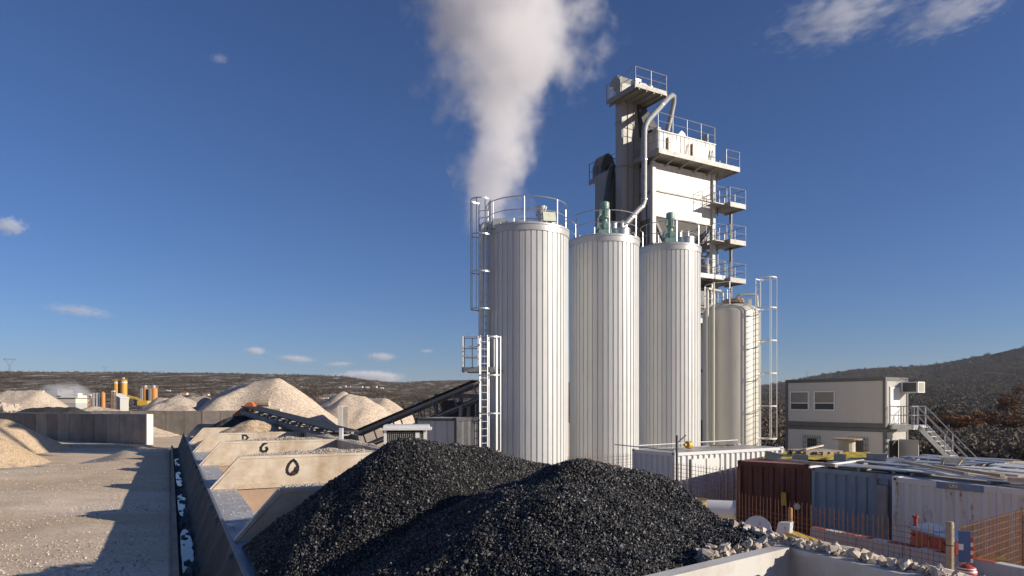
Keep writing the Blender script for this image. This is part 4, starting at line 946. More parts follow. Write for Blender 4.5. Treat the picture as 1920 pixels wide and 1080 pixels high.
MB().bx(-.06,.0,.34,.62,.2,2.3).build('rusty_plate', M('rust_streaked_grey',(.30,.30,.29),.7,0,.2,3,(.22,.08,.04),.6,3,True), blue)
wcon = box_cont('rusty_white_container', 'rust streaked white container at the right edge below pale corrugated sheets', 'container', (b3.x,b3.y,p.z-2.66), rx, 6.06, wh, 2.6, WHT_C, .27, None, WHT_C, g_c)
m = MB(); m.bx(-.012,.0,wh-1.95,wh-1.0,2.43,2.575); sg = m.build('name_plate', M('faded_blue_plate',(.16,.22,.32),.6,0,.2,4), wcon)
m = MB(); m.bx(-.016,-.011,wh-1.52,wh-1.2,2.44,2.57); m.build('patch', M('faded_brown_plate',(.26,.23,.20),.6,0,.2,4), sg)
def text(body, size, mat, par, loc, rot, ext=.003):
    cu = bpy.data.curves.new('t','FONT'); cu.body = body; cu.size = size; cu.extrude = ext; cu.align_x = 'CENTER'; cu.align_y = 'CENTER'
    o = bpy.data.objects.new('t',cu); C.objects.link(o); bpy.context.view_layer.update()
    me = bpy.data.meshes.new_from_object(o.evaluated_get(bpy.context.evaluated_depsgraph_get())); bpy.data.objects.remove(o)
    me.transform(Matrix.Translation(Vector(loc)) @ rot); me.materials.append(mat)
    return link(bpy.data.objects.new('lettering',me), par)
FACE_X = Matrix(((0,0,-1,0),(-1,0,0,0),(0,1,0,0),(0,0,0,1)))
text('UN', .11, WHITEP, sg, (-.017,wh-1.36,2.505), FACE_X)
text('U31', .10, M('white_stencil',(.6,.6,.58),.7), wcon, (-.012,wh-.42,2.5), FACE_X) if False else None
# corrugated sheets over the blue and the white container
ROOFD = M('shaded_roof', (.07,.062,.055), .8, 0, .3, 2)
def sheets(label, c, rz, n, y0, y1, w, gap, x0, mat, seed):
    """loose strips of roofing lying across the container, each a little askew and raised on battens"""
    th = thing('corrugated_sheets', label, 'corrugated sheet', MW[c.name] @ Vector((0,0,2.585)), rz, 'loose corrugated roofing sheets'); rr = random.Random(seed); x = x0
    for i in range(n):
        m = MB(); z = .075+rr.uniform(-.012,.02); a = rr.uniform(-.03,.03); ye = y1+rr.uniform(-.15,.1); ys = y0+rr.uniform(-.1,.12); vs = []
        for k in range(9):
            y = ys+(ye-ys)*k/8; zz = z+.012*math.sin(y*2.1+i*1.7)
            for f,h in ((0,0),(.06,.03),(.42,.032),(.5,.012),(.58,.032),(.94,.03),(1,0)): vs.append((x+f*w+a*(y-ys), y, zz+h))
        m.add(vs,[(k*7+q,k*7+q+1,k*7+q+8,k*7+q+7) for k in range(8) for q in range(6)]); m.build('sheet', mat, th); x += w+gap*rr.uniform(.8,1.2)
    m = MB()
    for y in (y0+.35,(y0+y1)/2,y1-.35): m.bx(x0,x,y-.04,y+.04,0,.07)
    m.build('batten', WOOD, th); return th
sheets('darker bluish corrugated sheets covering the blue grey container', blue, rx, 9, -.05, wb+.0, .46, .19, .12, SHEETB, 3)
sheets('paler corrugated sheets covering the rusty white container', wcon, rxw, 11, .05, wh+.25, .40, .14, .10, SHEETW, 5)
def on_roof(px, py, z):                             # roof point seen at a pixel
    y = (CZ-z)*FPX/(py-HOR); return Vector(((px-960)/FPX*y, y, z))
def plank(z, a, b, w, h, label, mat, name='plank', cat='plank'):
    a = on_roof(*a, z); b = on_roof(*b, z); th = thing(name, label, cat, a); MB().bar(a,b,w,h).build('board', mat, th, world=True, bevel=.006); return th
zr = p0.z; zw = zr+.12
plank(zw, (1694,866), (1812,888), .10,.06,'longest grey plank lying slantwise across the corrugated sheets', PLANK)
plank(zw, (1752,873), (1880,892), .12,.06,'plank with a pale yellow worn end on the pale corrugated sheets', WOOD)
plank(zw, (1890,898), (1960,903), .10,.08,'short dark plank at the right edge of the pale corrugated sheets', PLANK)
plank(zw, (1850,886), (1915,893), .2,.04,'wide pale board at the back of the pale corrugated sheets', WOOD)
# things on the maroon roof
cen = on_roof(1535,861,zr); th = thing('yellow_tarp', 'rumpled yellow tarp spread on the maroon container roof', 'tarp', (cen.x,cen.y,zr-.03), rxr)
c4 = [on_roof(*q,zr) for q in ((1428,862),(1622,866),(1632,853),(1478,851))]; n1,n2 = 40,24; vs = []
for i in range(n1+1):
    for j in range(n2+1):
        u,v = i/n1,j/n2; q = c4[0]*(1-u)*(1-v)+c4[1]*u*(1-v)+c4[2]*u*v+c4[3]*(1-u)*v
        vs.append((q.x+.06*fnoise(j,i,4,31), q.y+.10*fnoise(i,j,5,32), zr+.02+.05*abs(fnoise(i*.6,j*2.2,3,33))+.06*abs(math.sin(j*.9+.3*fnoise(i,j,6,3)))))
MB().add(vs,[(i*(n2+1)+j,(i+1)*(n2+1)+j,(i+1)*(n2+1)+j+1,i*(n2+1)+j+1) for i in range(n1) for j in range(n2)]).build('cloth', YELLOW, th, smooth=60, world=True)
def cblock(px,py,rz,label,s=(.42,.2,.2),cores=True,tilt=0,up=.0):
    q = on_roof(px,py,zr+.0); th = thing('concrete_block', label, 'concrete block', (q.x,q.y,zr+up), R(-40)+rz, 'concrete blocks weighing down the roofs')
    L,w,h = s; m = MB(); m4 = Matrix.Rotation(tilt,4,'Y')
    if cores:
        t = .035; parts = [((0,-w/2+t/2,h/2),(L,t,h)),((0,w/2-t/2,h/2),(L,t,h))]+[((x_,0,h/2),(t,w-2*t,h)) for x_ in (-L/2+t/2,0,L/2-t/2)]+[((0,0,.02),(L-2*t,w-2*t,.03))]
    else: parts = [((0,0,h/2),(L,w,h))]
    for cc,dd in parts: m.box(m4@Vector(cc),dd,m=m4)
    m.build('block', BLOCK, th)
cblock(1448,868,R(25),'grey hollow block tilted on the front left corner of the yellow tarp',(.40,.22,.22),False,R(12),.08)
cblock(1500,872,R(18),'grey hollow block with its open cells showing, at the front middle of the maroon roof',(.40,.24,.2),True,0,.08)
cblock(1574,869,R(15),'pierced grey block at the right edge of the yellow tarp',(.30,.1,.22),False,R(5),.05)
cblock(1643,866,R(12),'large dark grey block behind the right edge of the yellow tarp',(.50,.26,.24),False,0,0)
plank(zr+.16,(1460,862),(1568,873),.10,.07,'grey timber beam lying on the yellow tarp between the blocks', PLANK, 'timber_beam','beam')
plank(zr+.05,(1517,876),(1626,862),.05,.05,'white steel rail along the right edge of the maroon roof', WHITEP, 'steel_rail','rail')
# pallet with boards
q = on_roof(1527,853,zr+.1); th = thing('wooden_pallet', 'broken wooden pallet on the maroon container roof', 'pallet', q, R(10))
m = MB()
for i in range(7): m.bx(-.6,.6,-.5+i*.15,-.39+i*.15,.13,.155)
m.build('deck_board', PLANK, th)
m = MB()
for y in (-.5,-.05,.38):
    m.bx(-.6,.6,y,y+.1,.0,.02)
    for x in (-.6,-.06,.48): m.bx(x,x+.12,y,y+.1,.02,.13)
m.build('block_foot', WOOD, th)
MB().bar(Vector((-.55,-.35,.2)),Vector((.5,.35,.26)),.1,.04).build('loose_board', CREAM, th)
# cable spool
q = on_roof(1588,848,zr+.04); th = thing('cable_spool', 'wooden cable spool standing on end on the maroon container roof', 'cable spool', q, 0)
MB().lathe([(0,0),(.25,0),(.25,.42),(0,.42)],14).build('drum', M('pale_timber',(.55,.48,.38),.8,0,.2,7), th); MB().lathe([(0,.42),(.46,.42),(.46,.46),(0,.46)],20).build('upper_flange', WOOD, th); MB().lathe([(0,-.04),(.45,-.04),(.45,0),(0,0)],20).build('lower_flange', WOOD, th)
# crumpled sheet metal and small broken box
q = on_roof(1693,866,zr+.06); th = thing('crumpled_sheet', 'crumpled silvery metal sheet lying behind the large dark block', 'metal sheet', q, R(40))
m = MB(); m.add([tuple(.55*c_ for c_ in v_) for v_ in ((-.4,-.5,0),(.1,-.55,.05),(.35,-.2,.3),(.3,.2,.02),(-.1,.4,.28),(-.45,.3,.05),(.0,0,.12))],[(0,1,6),(1,2,6),(2,3,6),(3,4,6),(4,5,6),(5,0,6)]); sh0 = m.build('sheet', GALV, th); sh0.modifiers.new('solid','SOLIDIFY').thickness = .01
MB().box((.2,-.15,.08),(.1,.14,.15),.4).build('bent_flap', WHITEP, th)
q = on_roof(1783,868,zr+.12); th = thing('broken_crate', 'small broken pale crate on the corrugated sheets below the office stair', 'crate', q, R(-20)); m = MB(); m.box((0,0,.14),(.55,.4,.02)); m.box((0,-.2,.08),(.55,.02,.16)); m.box((.26,0,.08),(.02,.4,.16)); m.build('panel', M('pale_board',(.5,.46,.38),.8), th); m = MB(); m.bar((.2,-.2,.1),(.05,-.45,-.02),.03,.03); m.bar((-.2,-.2,.1),(-.25,-.3,-.02),.03,.03); m.build('slat', WOOD, th)
# ------------------------------------------------------------------ two storey office of stacked cabins
c0 = at(1472.5,HOR,42.3); c1 = at(1660.5,HOR,37.2); dv = Vector((c0.x-c1.x,c0.y-c1.y,0)); OL = dv.length; orz = math.atan2(dv.y,dv.x)
of = thing('office_cabin', 'two storey grey office of stacked cabins with barred lower windows', 'office', (c1.x,c1.y,0), orz)
# x runs from the near right corner to the far left one; y is depth, negative to the right of it
OW = 2.44; hl, hu = 2.75, 2.8
def seam(x0,x1,fn,z0,z1,pitch=.125):
    m = MB(); n = int((x1-x0)/pitch); vs = []
    for i in range(n):
        for f,d in ((0,0),(.42,0),(.5,.008),(.92,.008)): vs.append((x0+(x1-x0)*(i+f)/n,d))
    vs.append((x1,0)); k = len(vs)
    return m.add([fn(x,d,z) for z in (z0,z1) for x,d in vs],[(i,i+1,i+1+k,i+k) for i in range(k-1)])
for nm,z0,hh in (('lower_cabin',0,hl),('upper_cabin',hl+.02,hu)):
    walls = MB()
    for fn,l in ((lambda x,d,z:(x,-.03-d if nm[0]=='u' else -.03,z),OL),(lambda x,d,z:(x,-OW+.03+d,z),OL),(lambda x,d,z:(.03+d,-x,z),OW),(lambda x,d,z:(OL-.03-d,-x,z),OW)):
        a = seam(.12,l-.12,fn,z0+.22,z0+hh-.18); walls.add(a.v,a.f)
    cab = walls.build(nm, OFFW, of)
    m = MB()
    for x in (0,OL-.16):
        for y in (0,-OW+.16): m.bx(x,x+.16,y-.16,y,z0,z0+hh)
    for y in (-.08,-OW+.08): m.bx(.16,OL-.16,y-.08,y+.08,z0+hh-.2,z0+hh); m.bx(.16,OL-.16,y-.08,y+.08,z0,z0+.26)
    for x in (.08,OL-.08): m.bx(x-.08,x+.08,-OW+.16,-.16,z0+hh-.2,z0+hh); m.bx(x-.08,x+.08,-OW+.16,-.16,z0,z0+.26)
    m.build('frame', OFFG, cab)
    MB().bx(.1,OL-.1,-OW+.1,-.1,z0+hh-.06,z0+hh-.02).build('roof' if nm[0]=='u' else 'ceiling', OFFG, cab)
zu = hl+.02
def win(x0,x1,z0,z1,blind):
    m = MB()
    for a,b,c_,d_ in ((x0-.07,x1+.07,z0-.07,z0),(x0-.07,x1+.07,z1,z1+.07),(x0-.07,x0,z0,z1),(x1,x1+.07,z0,z1)): m.bx(a,b,-.05,.025,c_,d_)
    if blind: m.bx(x0,x1,-.04,.012,z0+(z1-z0)*.34,z0+(z1-z0)*.40)
    f = m.build('window', WHITEP, of); MB().bx(x0,x1,-.04,-.01,z0,z1).build('pane', GLASS, f)
    if blind: MB().bx(x0+.02,x1-.02,-.012,-.004,z0+(z1-z0)*.42,z1).build('roller_blind', BLIND, f)
    return f
fx = lambda px: OL*(1660.5-px)/(188.) * (37.2/ (37.2*(1)+(42.3-37.2)*0)) if False else None
def ox(px):       # distance along the front for a pixel column
    k = (px-960)/FPX; ux, uy = dv.x/OL, dv.y/OL; return (k*c1.y-c1.x)/(ux-k*uy)
win(ox(1515),ox(1483),zu+1.0,zu+2.02,True); win(ox(1563.5),ox(1528),zu+1.0,zu+2.02,True)
for a,b in ((1532,1513),(1620,1600)):
    x0,x1 = ox(a),ox(b); f = win(x0,x1,.95,2.05,False); m = MB()
    for i in range(8): m.tube([(x0-.22+(x1-x0+.44)*i/7,.06,.75),(x0-.22+(x1-x0+.44)*i/7,.06,2.25)],.014,5)
    for z in (.95,1.2,1.5,1.8,2.1): m.tube([(x0-.25,.06,z),(x1+.25,.06,z)],.014,5)
    m.build('window_bars', OFFG, f)
# right end: doors, cooler, awning
m = MB(); m.bx(-.03,.0,-1.42,-.52,zu+.25,zu+2.25); m.bx(-.015,.02,-1.5,-1.42,zu+.2,zu+2.3); m.bx(-.015,.02,-.52,-.45,zu+.2,zu+2.3); d1 = m.build('door', WHITEP, of); MB().bx(-.1,-.03,-1.33,-1.28,zu+1.15,zu+1.2).add([],[]).bx(-.1,-.08,-1.33,-1.2,zu+1.15,zu+1.18).build('handle', DARKST, d1)
m = MB(); m.bx(-.95,-.02,-2.3,-1.55,zu+1.95,zu+2.55); ac = m.build('air_cooler', WHITEP, of); MB().bx(-.85,-.15,-1.549,-1.535,zu+2.0,zu+2.5).build('grille', DARKST, ac); MB().bx(-.96,-.951,-2.2,-1.65,zu+2.0,zu+2.5).build('louvre', M('cooler_pad',(.36,.36,.31),.8,0,.1,20), ac)
m = MB(); m.tube([(0,-1.6,zu+2.75),(-.9,-1.6,zu+2.5)],.015,5); m.tube([(0,-2.25,zu+2.75),(-.9,-2.25,zu+2.5)],.015,5); m.build('bracket', DARKST, ac)
MB().bx(-.05,.0,-1.25,-.45,.15,2.1).build('dark_doorway', BLACKP, of)  # black slab painted in for the unlit inside of the doorway
m = MB(); m.bx(-1.1,-.06,-1.32,-1.27,.15,2.15); m.build('open_door', M('grey_door',(.42,.42,.40),.5,0,.05,1), of)
# steel stair of the office; local x out of the end wall is negative
stc = thing('steel_stair', 'galvanised stair with handrails leading to the upper office door', 'stair', (c1.x,c1.y,0), orz)
zl_ = zu+.2; m = MB(); m.bx(-1.25,-.02,-1.75,-.35,zl_-.06,zl_); m.bx(-1.25,-.02,-.37,-.33,zl_-.24,zl_+.0); m.bx(-1.27,-1.23,-1.75,-.35,zl_-.24,zl_); ldg = m.build('landing', GALV, stc)
p = Vector((-1.2,-1.4,zl_)); e = Vector((-3.9,-1.4,.1))
for k in (-.42,.42): MB().bar(p+Vector((0,k,-.05)),e+Vector((0,k,-.05)),.05,.22).build('stringer', GALV, stc)
for i in range(12):
    c = p+(e-p)*((i+.5)/12); MB().box(c,(.27,.8,.04)).build('tread', GALVW, stc)
m = MB()
for k in (-.44,.44):
    for h in (1.0,.5): m.tube([p+Vector((0,k,h)),e+Vector((0,k,h))],.026,6)
    for f in (0,.5,1): c = p+(e-p)*f+Vector((0,k,0)); m.tube([c,c+Vector((0,0,1.0))],.026,6)
rail(m,[(-.05,-.36,zl_),(-1.2,-.36,zl_),(-1.24,-.96,zl_)],1.0,.026,sp=.6); rail(m,[(-.05,-1.82,zl_),(-1.2,-1.82,zl_)],1.0,.026,sp=.6); m.build('handrail', GALV, stc)
# ------------------------------------------------------------------ mesh fence between hoppers and containers
def fpt(X0, y, z): return Vector((X0-.5*y, y, z))
def mesh_panel(label, p, q, z0, z1, pitch, free=.0, hp=.1, skip=0):
    p = Vector(p); q = Vector(q); th = thing('rebar_mesh_fence', label, 'fence panel', (p.x,p.y,z0)); d = q-p; L = d.length; n = int(L/pitch); m = MB()
    for i in range(n+1):
        c = p+d*i/n; m.bar((c.x,c.y,z0),(c.x+random.uniform(-.01,.01),c.y,z1+random.uniform(-.02,.02)),.0085,.0085)
    m.build('upright_wires', REBAR, th, world=True); m = MB(); z = z0+.05
    while z < z1-free: m.bar((p.x,p.y,z),(q.x,q.y,z+random.uniform(-.01,.01)),.008,.008); z += hp
    m.build('cross_wires', REBAR, th, world=True); return th
FX = 13.0
def yf(px): return FX/((px-960)/FPX+.5)
def zf(px,py): return CZ+(HOR-py)*yf(px)/FPX
g_f = 'rusty mesh fence panels'
for lab,a,b,za,zb,free in (('tall rusty mesh panel in front of the white container',1262,1386,zf(1300,870),0,.0),('rusty mesh panel with long free upright rods in front of the maroon container',1386,1520,zf(1450,934),0,.32),('rusty mesh panel in front of the blue grey container and the barrier',1522,1786,zf(1650,968),0,.02)):
    o = mesh_panel(lab, fpt(FX,yf(a),0), fpt(FX,yf(b),0), .55, za, .10, free, .10); o['group'] = g_f
pa = fpt(FX,yf(1800),0); pb = Vector((at(1950,948,13.7).x,13.7,0)); o = mesh_panel('rusty mesh panel slanting up at the right edge of the picture', pa, pb, .4, 2.15, .055, .0, .12); o['group'] = g_f
o = mesh_panel('rusty mesh panel low between the silos and the white container', at(1065,860,22), at(1190,845,23.5), .2, 2.45, .10); o['group'] = g_f
def post(px, py, lab, r=.055, mat=WOOD):
    c = fpt(FX-.08,yf(px),0); th = thing('fence_post', lab, 'post', (c.x,c.y,.5), 0, 'wooden posts of the mesh fence'); z = zf(px,py)
    MB().lathe([(r,-.1),(r,z-.53),(r*.8,z-.5),(0,z-.5)],10).build('pole', mat, th, smooth=40); MB().lathe([(r+.006,z-.9),(r+.006,z-.88)],10).build('wire_tie', REBAR, th)
post(1489,952,'thin wooden fence post in front of the maroon container',.045,M('orange_timber',(.42,.22,.10),.8,0,.2,6)); post(1790,978,'thick wooden fence post beside the red and blue machine',.06)
p = at(1300,868,20.8); th = thing('dark_post', 'dark post leaning at the corner of the white container', 'post', (p.x-.55,p.y-.2,.6)); MB().lathe([(.04,0),(.04,2.6),(0,2.6)],8).build('pole', DARKST, th); MB().bar((0,0,2.35),(.3,.1,2.6),.03,.03).build('arm', DARKST, th)
# white stub behind the black heap
p = at(1078,872,11); th = thing('white_marker_block', 'small pale block standing up behind the black heaps in front of the silos', 'block', (p.x,p.y,p.z-.45)); MB().bx(-.06,.06,-.06,.06,0,.47).build('body', WHITEP, th, bevel=.01); MB().bx(-.1,.1,-.1,.1,-.3,.0).build('foot', BLOCK, th)
# ------------------------------------------------------------------ road barriers with a red and white top edge
BX = 13.75
def yb(px): return BX/((px-960)/FPX+.5)
bz = CZ-(231/FPX)*yb(1525)
yy = [yb(1525), yb(1612), yb(1700), yb(1792), yb(2060)]
for i in range(4):
    a = fpt(BX,yy[i],0); b = fpt(BX,yy[i+1],0); rz = math.atan2(b.y-a.y,b.x-a.x); L = (b-a).length-.02
    th = thing('road_barrier', ['pale concrete barrier segment beside the yellow fallen box, first from the left','pale concrete barrier segment left of the red machine','pale concrete barrier segment in front of the red machine','pale concrete barrier segment right of the thick fence post'][i], 'barrier', (a.x,a.y,bz-.85), rz, 'concrete road barriers')
    MB().prism([(-.3,0),(.3,0),(.3,.08),(.14,.3),(.09,.82),(-.09,.82),(-.14,.3),(-.3,.08)],0,L,lambda u,z,h:(h,u,z)).build('body', M('pale_barrier',(.48,.50,.54),.7,0,.1,2,(.35,.33,.3),.3,3,True), th)
    for k in range(3): MB().bx(L*k/3,L*(k+1)/3-.004,-.0905,.0905,.80,.823).build('top_stripe', M('faded_red',(.38,.09,.07),.7,0,.2,5) if k%2==0 else WHITEP, th)
# red and blue machine
yc = 13.2; c = at(1705,1021,yc); c2 = at(1790,1036,11.9); rz = math.atan2(c2.y-c.y,c2.x-c.x); Lg = math.hypot(c2.x-c.x,c2.y-c.y); hg = 30/FPX*yc
th = thing('site_generator', 'red machine with a blue lid and warning stripes behind the barrier', 'generator', (c.x,c.y,c.z), rz)
MB().bx(0,Lg,0,.38,-.25,hg).build('red_body', REDP, th, bevel=.015); MB().add([(-.02,-.03,hg),(Lg+.02,-.03,hg),(Lg+.02,.40,hg+.08),(-.02,.40,hg+.08),(-.02,-.03,hg+.04),(Lg+.02,-.03,hg+.04),(Lg+.02,.40,hg+.12),(-.02,.40,hg+.12)],[(0,1,2,3),(4,5,6,7),(0,1,5,4),(1,2,6,5),(2,3,7,6),(3,0,4,7)]).build('blue_lid', LIDB, th)
for x in (.14,Lg*.45,Lg*.8): MB().tube([(x,-.012,hg*.72),(x,.0,hg*.72)],.03,10).build('lock', BLACKP, th)
MB().lathe([(0,hg),(.035,hg),(.035,hg+.2),(.055,hg+.21),(.055,hg+.26),(0,hg+.26)],12,(.03,.1,0)).build('exhaust', REDP, th, smooth=35)
m = MB()
for k in range(3): m.bar((Lg*.93,-.004,.05+k*.09),(Lg*.985,-.004,.10+k*.09),.008,.035); m.bar((.01,-.004,.05+k*.09),(.06,-.004,.10+k*.09),.008,.035)
m.build('warning_stripe', WHITEP, th); MB().bx(.1,Lg-.1,.1,.4,-1.3,-.25).build('undercarriage', DARKST, th)
p = at(1812,1010,10.2); th = thing('warning_sign_stand', 'blue panel stand with red and white edges right of the thick post', 'sign stand', (p.x,p.y,p.z-.55), R(-25)); MB().bx(-.1,.05,-.02,.02,.2,.66).build('blue_panel', BLUEP, th); m = MB(); m.bx(.05,.08,-.025,.025,.1,.58); m.build('red_edge', REDP, th)
m = MB()
for k in range(3): m.bx(.049,.081,-.027,.027,.2+k*.12,.26+k*.12)
m.bx(-.1,-.04,-.026,.0,.38,.47); m.build('white_band', WHITEP, th)
p = at(1812,1072,10.0); th = thing('red_barrel_cap', 'rounded red and white plastic base beside the thick fence post', 'plastic base', (p.x,p.y,p.z-.08)); MB().lathe([(.0,-.2),(.13,-.2),(.14,.06),(.125,.13),(.07,.175),(0,.19)],20).build('body', REDP, th, smooth=45); MB().lathe([(.136,.09),(.118,.145)],20).build('white_band', WHITEP, th, smooth=45)
p = at(1848,1062,12.4); th = thing('yellow_bin', 'dull yellow bin seen through the right mesh panel', 'bin', (p.x,p.y,p.z-.55), R(-30)); MB().bx(-.29,.29,-.2,.2,-.6,.70).build('body', M('dull_yellow',(.20,.145,.03),.65,0,.3,4,(.12,.09,.04),.5), th, bevel=.03); MB().bx(-.305,.305,-.215,.215,.70,.73).build('lid', M('dull_yellow',(.3,.2,.03)), th)
# debris at the foot of the maroon container
p = at(1352,955,15.2); th = thing('white_pipe_section', 'large white pipe section lying in front of the maroon container', 'pipe', p, R(-18)); MB().tube([(-.3,0,0),(.3,0,0)],.2,22).build('shell', WHT_N, th, smooth=40); MB().tube([(.27,0,0),(.31,0,0)],.207,22).build('rim', GALV, th, smooth=40)
p = at(1420,978,14.0); th = thing('white_disc', 'round white metal disc leaning on the foot of the maroon container', 'disc', (p.x,p.y,p.z-.25), R(-30)); MB().lathe([(0,-.02),(.27,-.02),(.27,.02),(0,.02)],28,(0,0,.1),Matrix.Rotation(R(72),3,'X')).build('plate', M('greyish_white',(.62,.64,.67),.5,0,.06,2), th, smooth=35); text('2',.09,REDP,th,(.06,-.045,.22),Matrix.Rotation(R(72),4,'X'))
p = at(1375,985,14.3); th = thing('white_chute', 'pointed white sheet metal chute left of the white disc', 'chute', (p.x,p.y,p.z-.3), R(-20)); MB().prism([(-.3,.0),(.16,.0),(.22,.33),(.17,.35),(-.3,.14)],0,.3,lambda u,z,h:(u,h,z)).build('sheet', M('greyish_white',(.6,.6,.6)), th); text('2',.08,REDP,th,(.12,-.004,.24),Matrix.Rotation(R(90),4,'X'))
p = at(1466,990,13.6); th = thing('white_sheet_box', 'small white sheet metal box behind the yellow fallen one', 'box', (p.x,p.y,p.z-.2), R(-40)); MB().prism([(-.14,0),(.14,0),(.16,.32),(-.07,.3)],0,.2,lambda u,z,h:(u,h,z)).build('sheet', M('greyish_white',(.6,.6,.6)), th); text('2',.07,REDP,th,(.06,-.004,.2),Matrix.Rotation(R(90),4,'X'))
p = at(1495,1006,13.4); th = thing('yellow_box', 'yellow steel box lettered G1, fallen behind the thin fence post', 'box', (p.x,p.y,p.z-.25), R(-40)); MB().add([(-.28,0,.05),(.36,0,-.11),(.36,.3,-.11),(-.28,.3,.05),(-.24,0,.31),(.40,0,.15),(.4,.3,.16),(-.24,.3,.32)],[(0,1,2,3),(4,5,6,7),(0,1,5,4),(1,2,6,5),(2,3,7,6),(3,0,4,7)]).build('body', YELP, th); text('G1',.11,DARKST,th,(-.08,-.004,.15),Matrix.Rotation(R(-14),4,'Y')@Matrix.Rotation(R(90),4,'X')); MB().bar((-.24,0,.32),(.4,0,.16),.03,.015).build('rim', GALVW, th)
p = at(1328,945,16); th = thing('rusty_drum_lid', 'rusty yellowish drum lying low left of the white pipe section', 'drum', (p.x-.3,p.y,p.z-.25)); MB().lathe([(0,0),(.3,0),(.3,.35),(0,.35)],18).build('shell', RUSTY, th, smooth=35); MB().lathe([(.31,.33),(.31,.37),(0,.37)],18).build('lid', M('dull_yellow',(.32,.23,.03)), th)
# ------------------------------------------------------------------ far yard, quarry and hillside
def gz(p, dz=0): return Vector((p.x,p.y,ground(p.x,p.y)-dz))
YS = M('yellow_silo_paint', (.62,.33,.06), .5, 0, .06, .3)
OS = M('orange_silo_paint', (.55,.24,.06), .5, 0, .08, .3)
for px,py,pt,lab in ((218,763,714,'tall yellow silo far off, left one of the yellow pair'),(232,763,713,'tall yellow silo far off, right one of the yellow pair, with a white vent')):
    y = 235; p = at(px,py,y); r = 6.0*y/FPX; z0 = ground(p.x,p.y)-.5; top = at(px,pt,y).z
    th = thing('yellow_silo', lab, 'silo', (p.x,p.y,z0), 0, 'yellow silos far off'); h = top-z0
    MB().lathe([(r,0),(r,h),(r*.3,h+.3),(0,h+.35)],20).build('shell', YS, th, smooth=35); MB().lathe([(r+.02,h-.95),(r+.02,h-.6)],20).build('white_band', WHITEP, th, smooth=35)
    m = MB(); handrail(th, h, r+.05, 0, 2*math.pi, 8, .5, .05, RUSTY)
    if 'vent' in lab: MB().bx(-.3,.2,-.3,.2,h,h+1).build('vent', WHITEP, th)
for px,lab in ((273,'orange tank far off, left one of the orange pair'),(289,'orange tank far off, right one of the orange pair')):
    y = 300; p = at(px,748,y); r = 6.2*y/FPX; z0 = ground(p.x,p.y)-.5; top = at(px,728,y).z; h = top-z0
    th = thing('orange_tank', lab, 'tank', (p.x,p.y,z0), 0, 'orange tanks far off'); MB().lathe([(r,0),(r,h),(0,h+.3)],20).build('shell', OS, th, smooth=35); handrail(th, h, r+.1, 0, 2*math.pi, 10, 1.1, .05, GALVW); MB().lathe([(0,h),(.5,h),(.5,h+1.2),(0,h+1.4)],10).build('vent', WHITEP, th)
    MB().bx(-r-.1,-r+.9,-r-.25,-r+.5,0,h).build('ladder_shaft', GALVW, th)
y = 200; p = at(262,757,y); th = thing('excavator', 'yellow excavator with its arm bent down beside the yellow silos', 'excavator', p, R(10))
heap('gravel_heap', [(p+Vector((-4,1,-1.4)),p+Vector((5,1,-1.4)))], 'low pale gravel mound carrying the yellow excavator', LIME, .6, .6, None, .1)
MB().bx(-.4,2.6,-1.2,1.2,-.6,.9).build('house', YELP, th, bevel=.1); MB().bx(-1.2,-.3,-1.2,0,-.5,1.2).build('cab', GLASS, th, bevel=.1)
for b in (-1.5,1.0): MB().bx(-1.6,2.4,b,b+.5,-1.6,-.8).build('track', DARKST, th, bevel=.2)
MB().bar((.6,.4,.6),(-1.2,.4,1.7),.4,.6).build('boom', YELP, th); MB().bar((-1.1,.4,1.65),(-3.3,.4,2.3),.38,.5).build('stick', YELP, th); MB().bar((-3.2,.4,2.5),(-3.5,.4,.3),.35,.6).build('arm', YELP, th); MB().prism([(-3.9,-.6),(-2.9,-.6),(-3.1,.4),(-3.8,.5)],0,1,lambda u,z,h:(u,h-.1,z)).build('bucket', ORANGE, th)
y = 190; p = at(218,758,y); th = thing('white_shed', 'white shed with a sloping roof in front of the yellow silos', 'shed', p, R(-15)); hh = 2.9
MB().bx(-1.3,1.3,0,3,-5,0).build('plinth', OFFW, th)
MB().prism([(-1.3,0),(1.3,0),(1.3,hh*.62),(-1.3,hh)],0,3,lambda u,z,h:(u,h,z)).build('wall', OFFW, th); MB().prism([(-1.5,hh+.02),(1.5,hh*.58),(1.5,hh*.58+.15),(-1.5,hh+.17)],-.2,3.2,lambda u,z,h:(u,h,z)).build('roof', WHITEP, th)
y = 150
for px,pt,lab in ((80,735,'lattice lamp mast above the quarry building, left of three'),(169,742,'lattice lamp mast before the grey silos, middle of three'),(213,735,'lattice lamp mast before the white shed, right of three')):
    p = at(px,763,y); z0 = ground(p.x,p.y); top = at(px,pt,y).z; th = thing('lamp_mast', lab, 'lamp mast', (p.x,p.y,z0), 0, 'lattice lamp masts'); h = top-z0; m = MB(); w = .28
    for a in (-w,w):
        for b in (-w,w): m.bar((a,b,0),(a,b,h),.15,.15)
    n = int(h/.8)
    for i in range(n):
        m.bar((-w,-w,h*i/n),(w,-w,h*(i+1)/n),.09,.09); m.bar((w,w,h*i/n),(-w,w,h*(i+1)/n),.06,.06)
    m.build('lattice', RUSTY, th); MB().box((0,-.1,h+.15),(.6,.4,.35)).build('lamp_head', WHITEP, th)
y = 175; p = at(105,756,y); th = thing('quarry_building', 'long low cream quarry building behind the dark heap', 'building', p, R(2)); sc = y/FPX; MB().bx(-34*sc,36*sc,0.05,5.95,-6,0).build('plinth', OFFW, th)
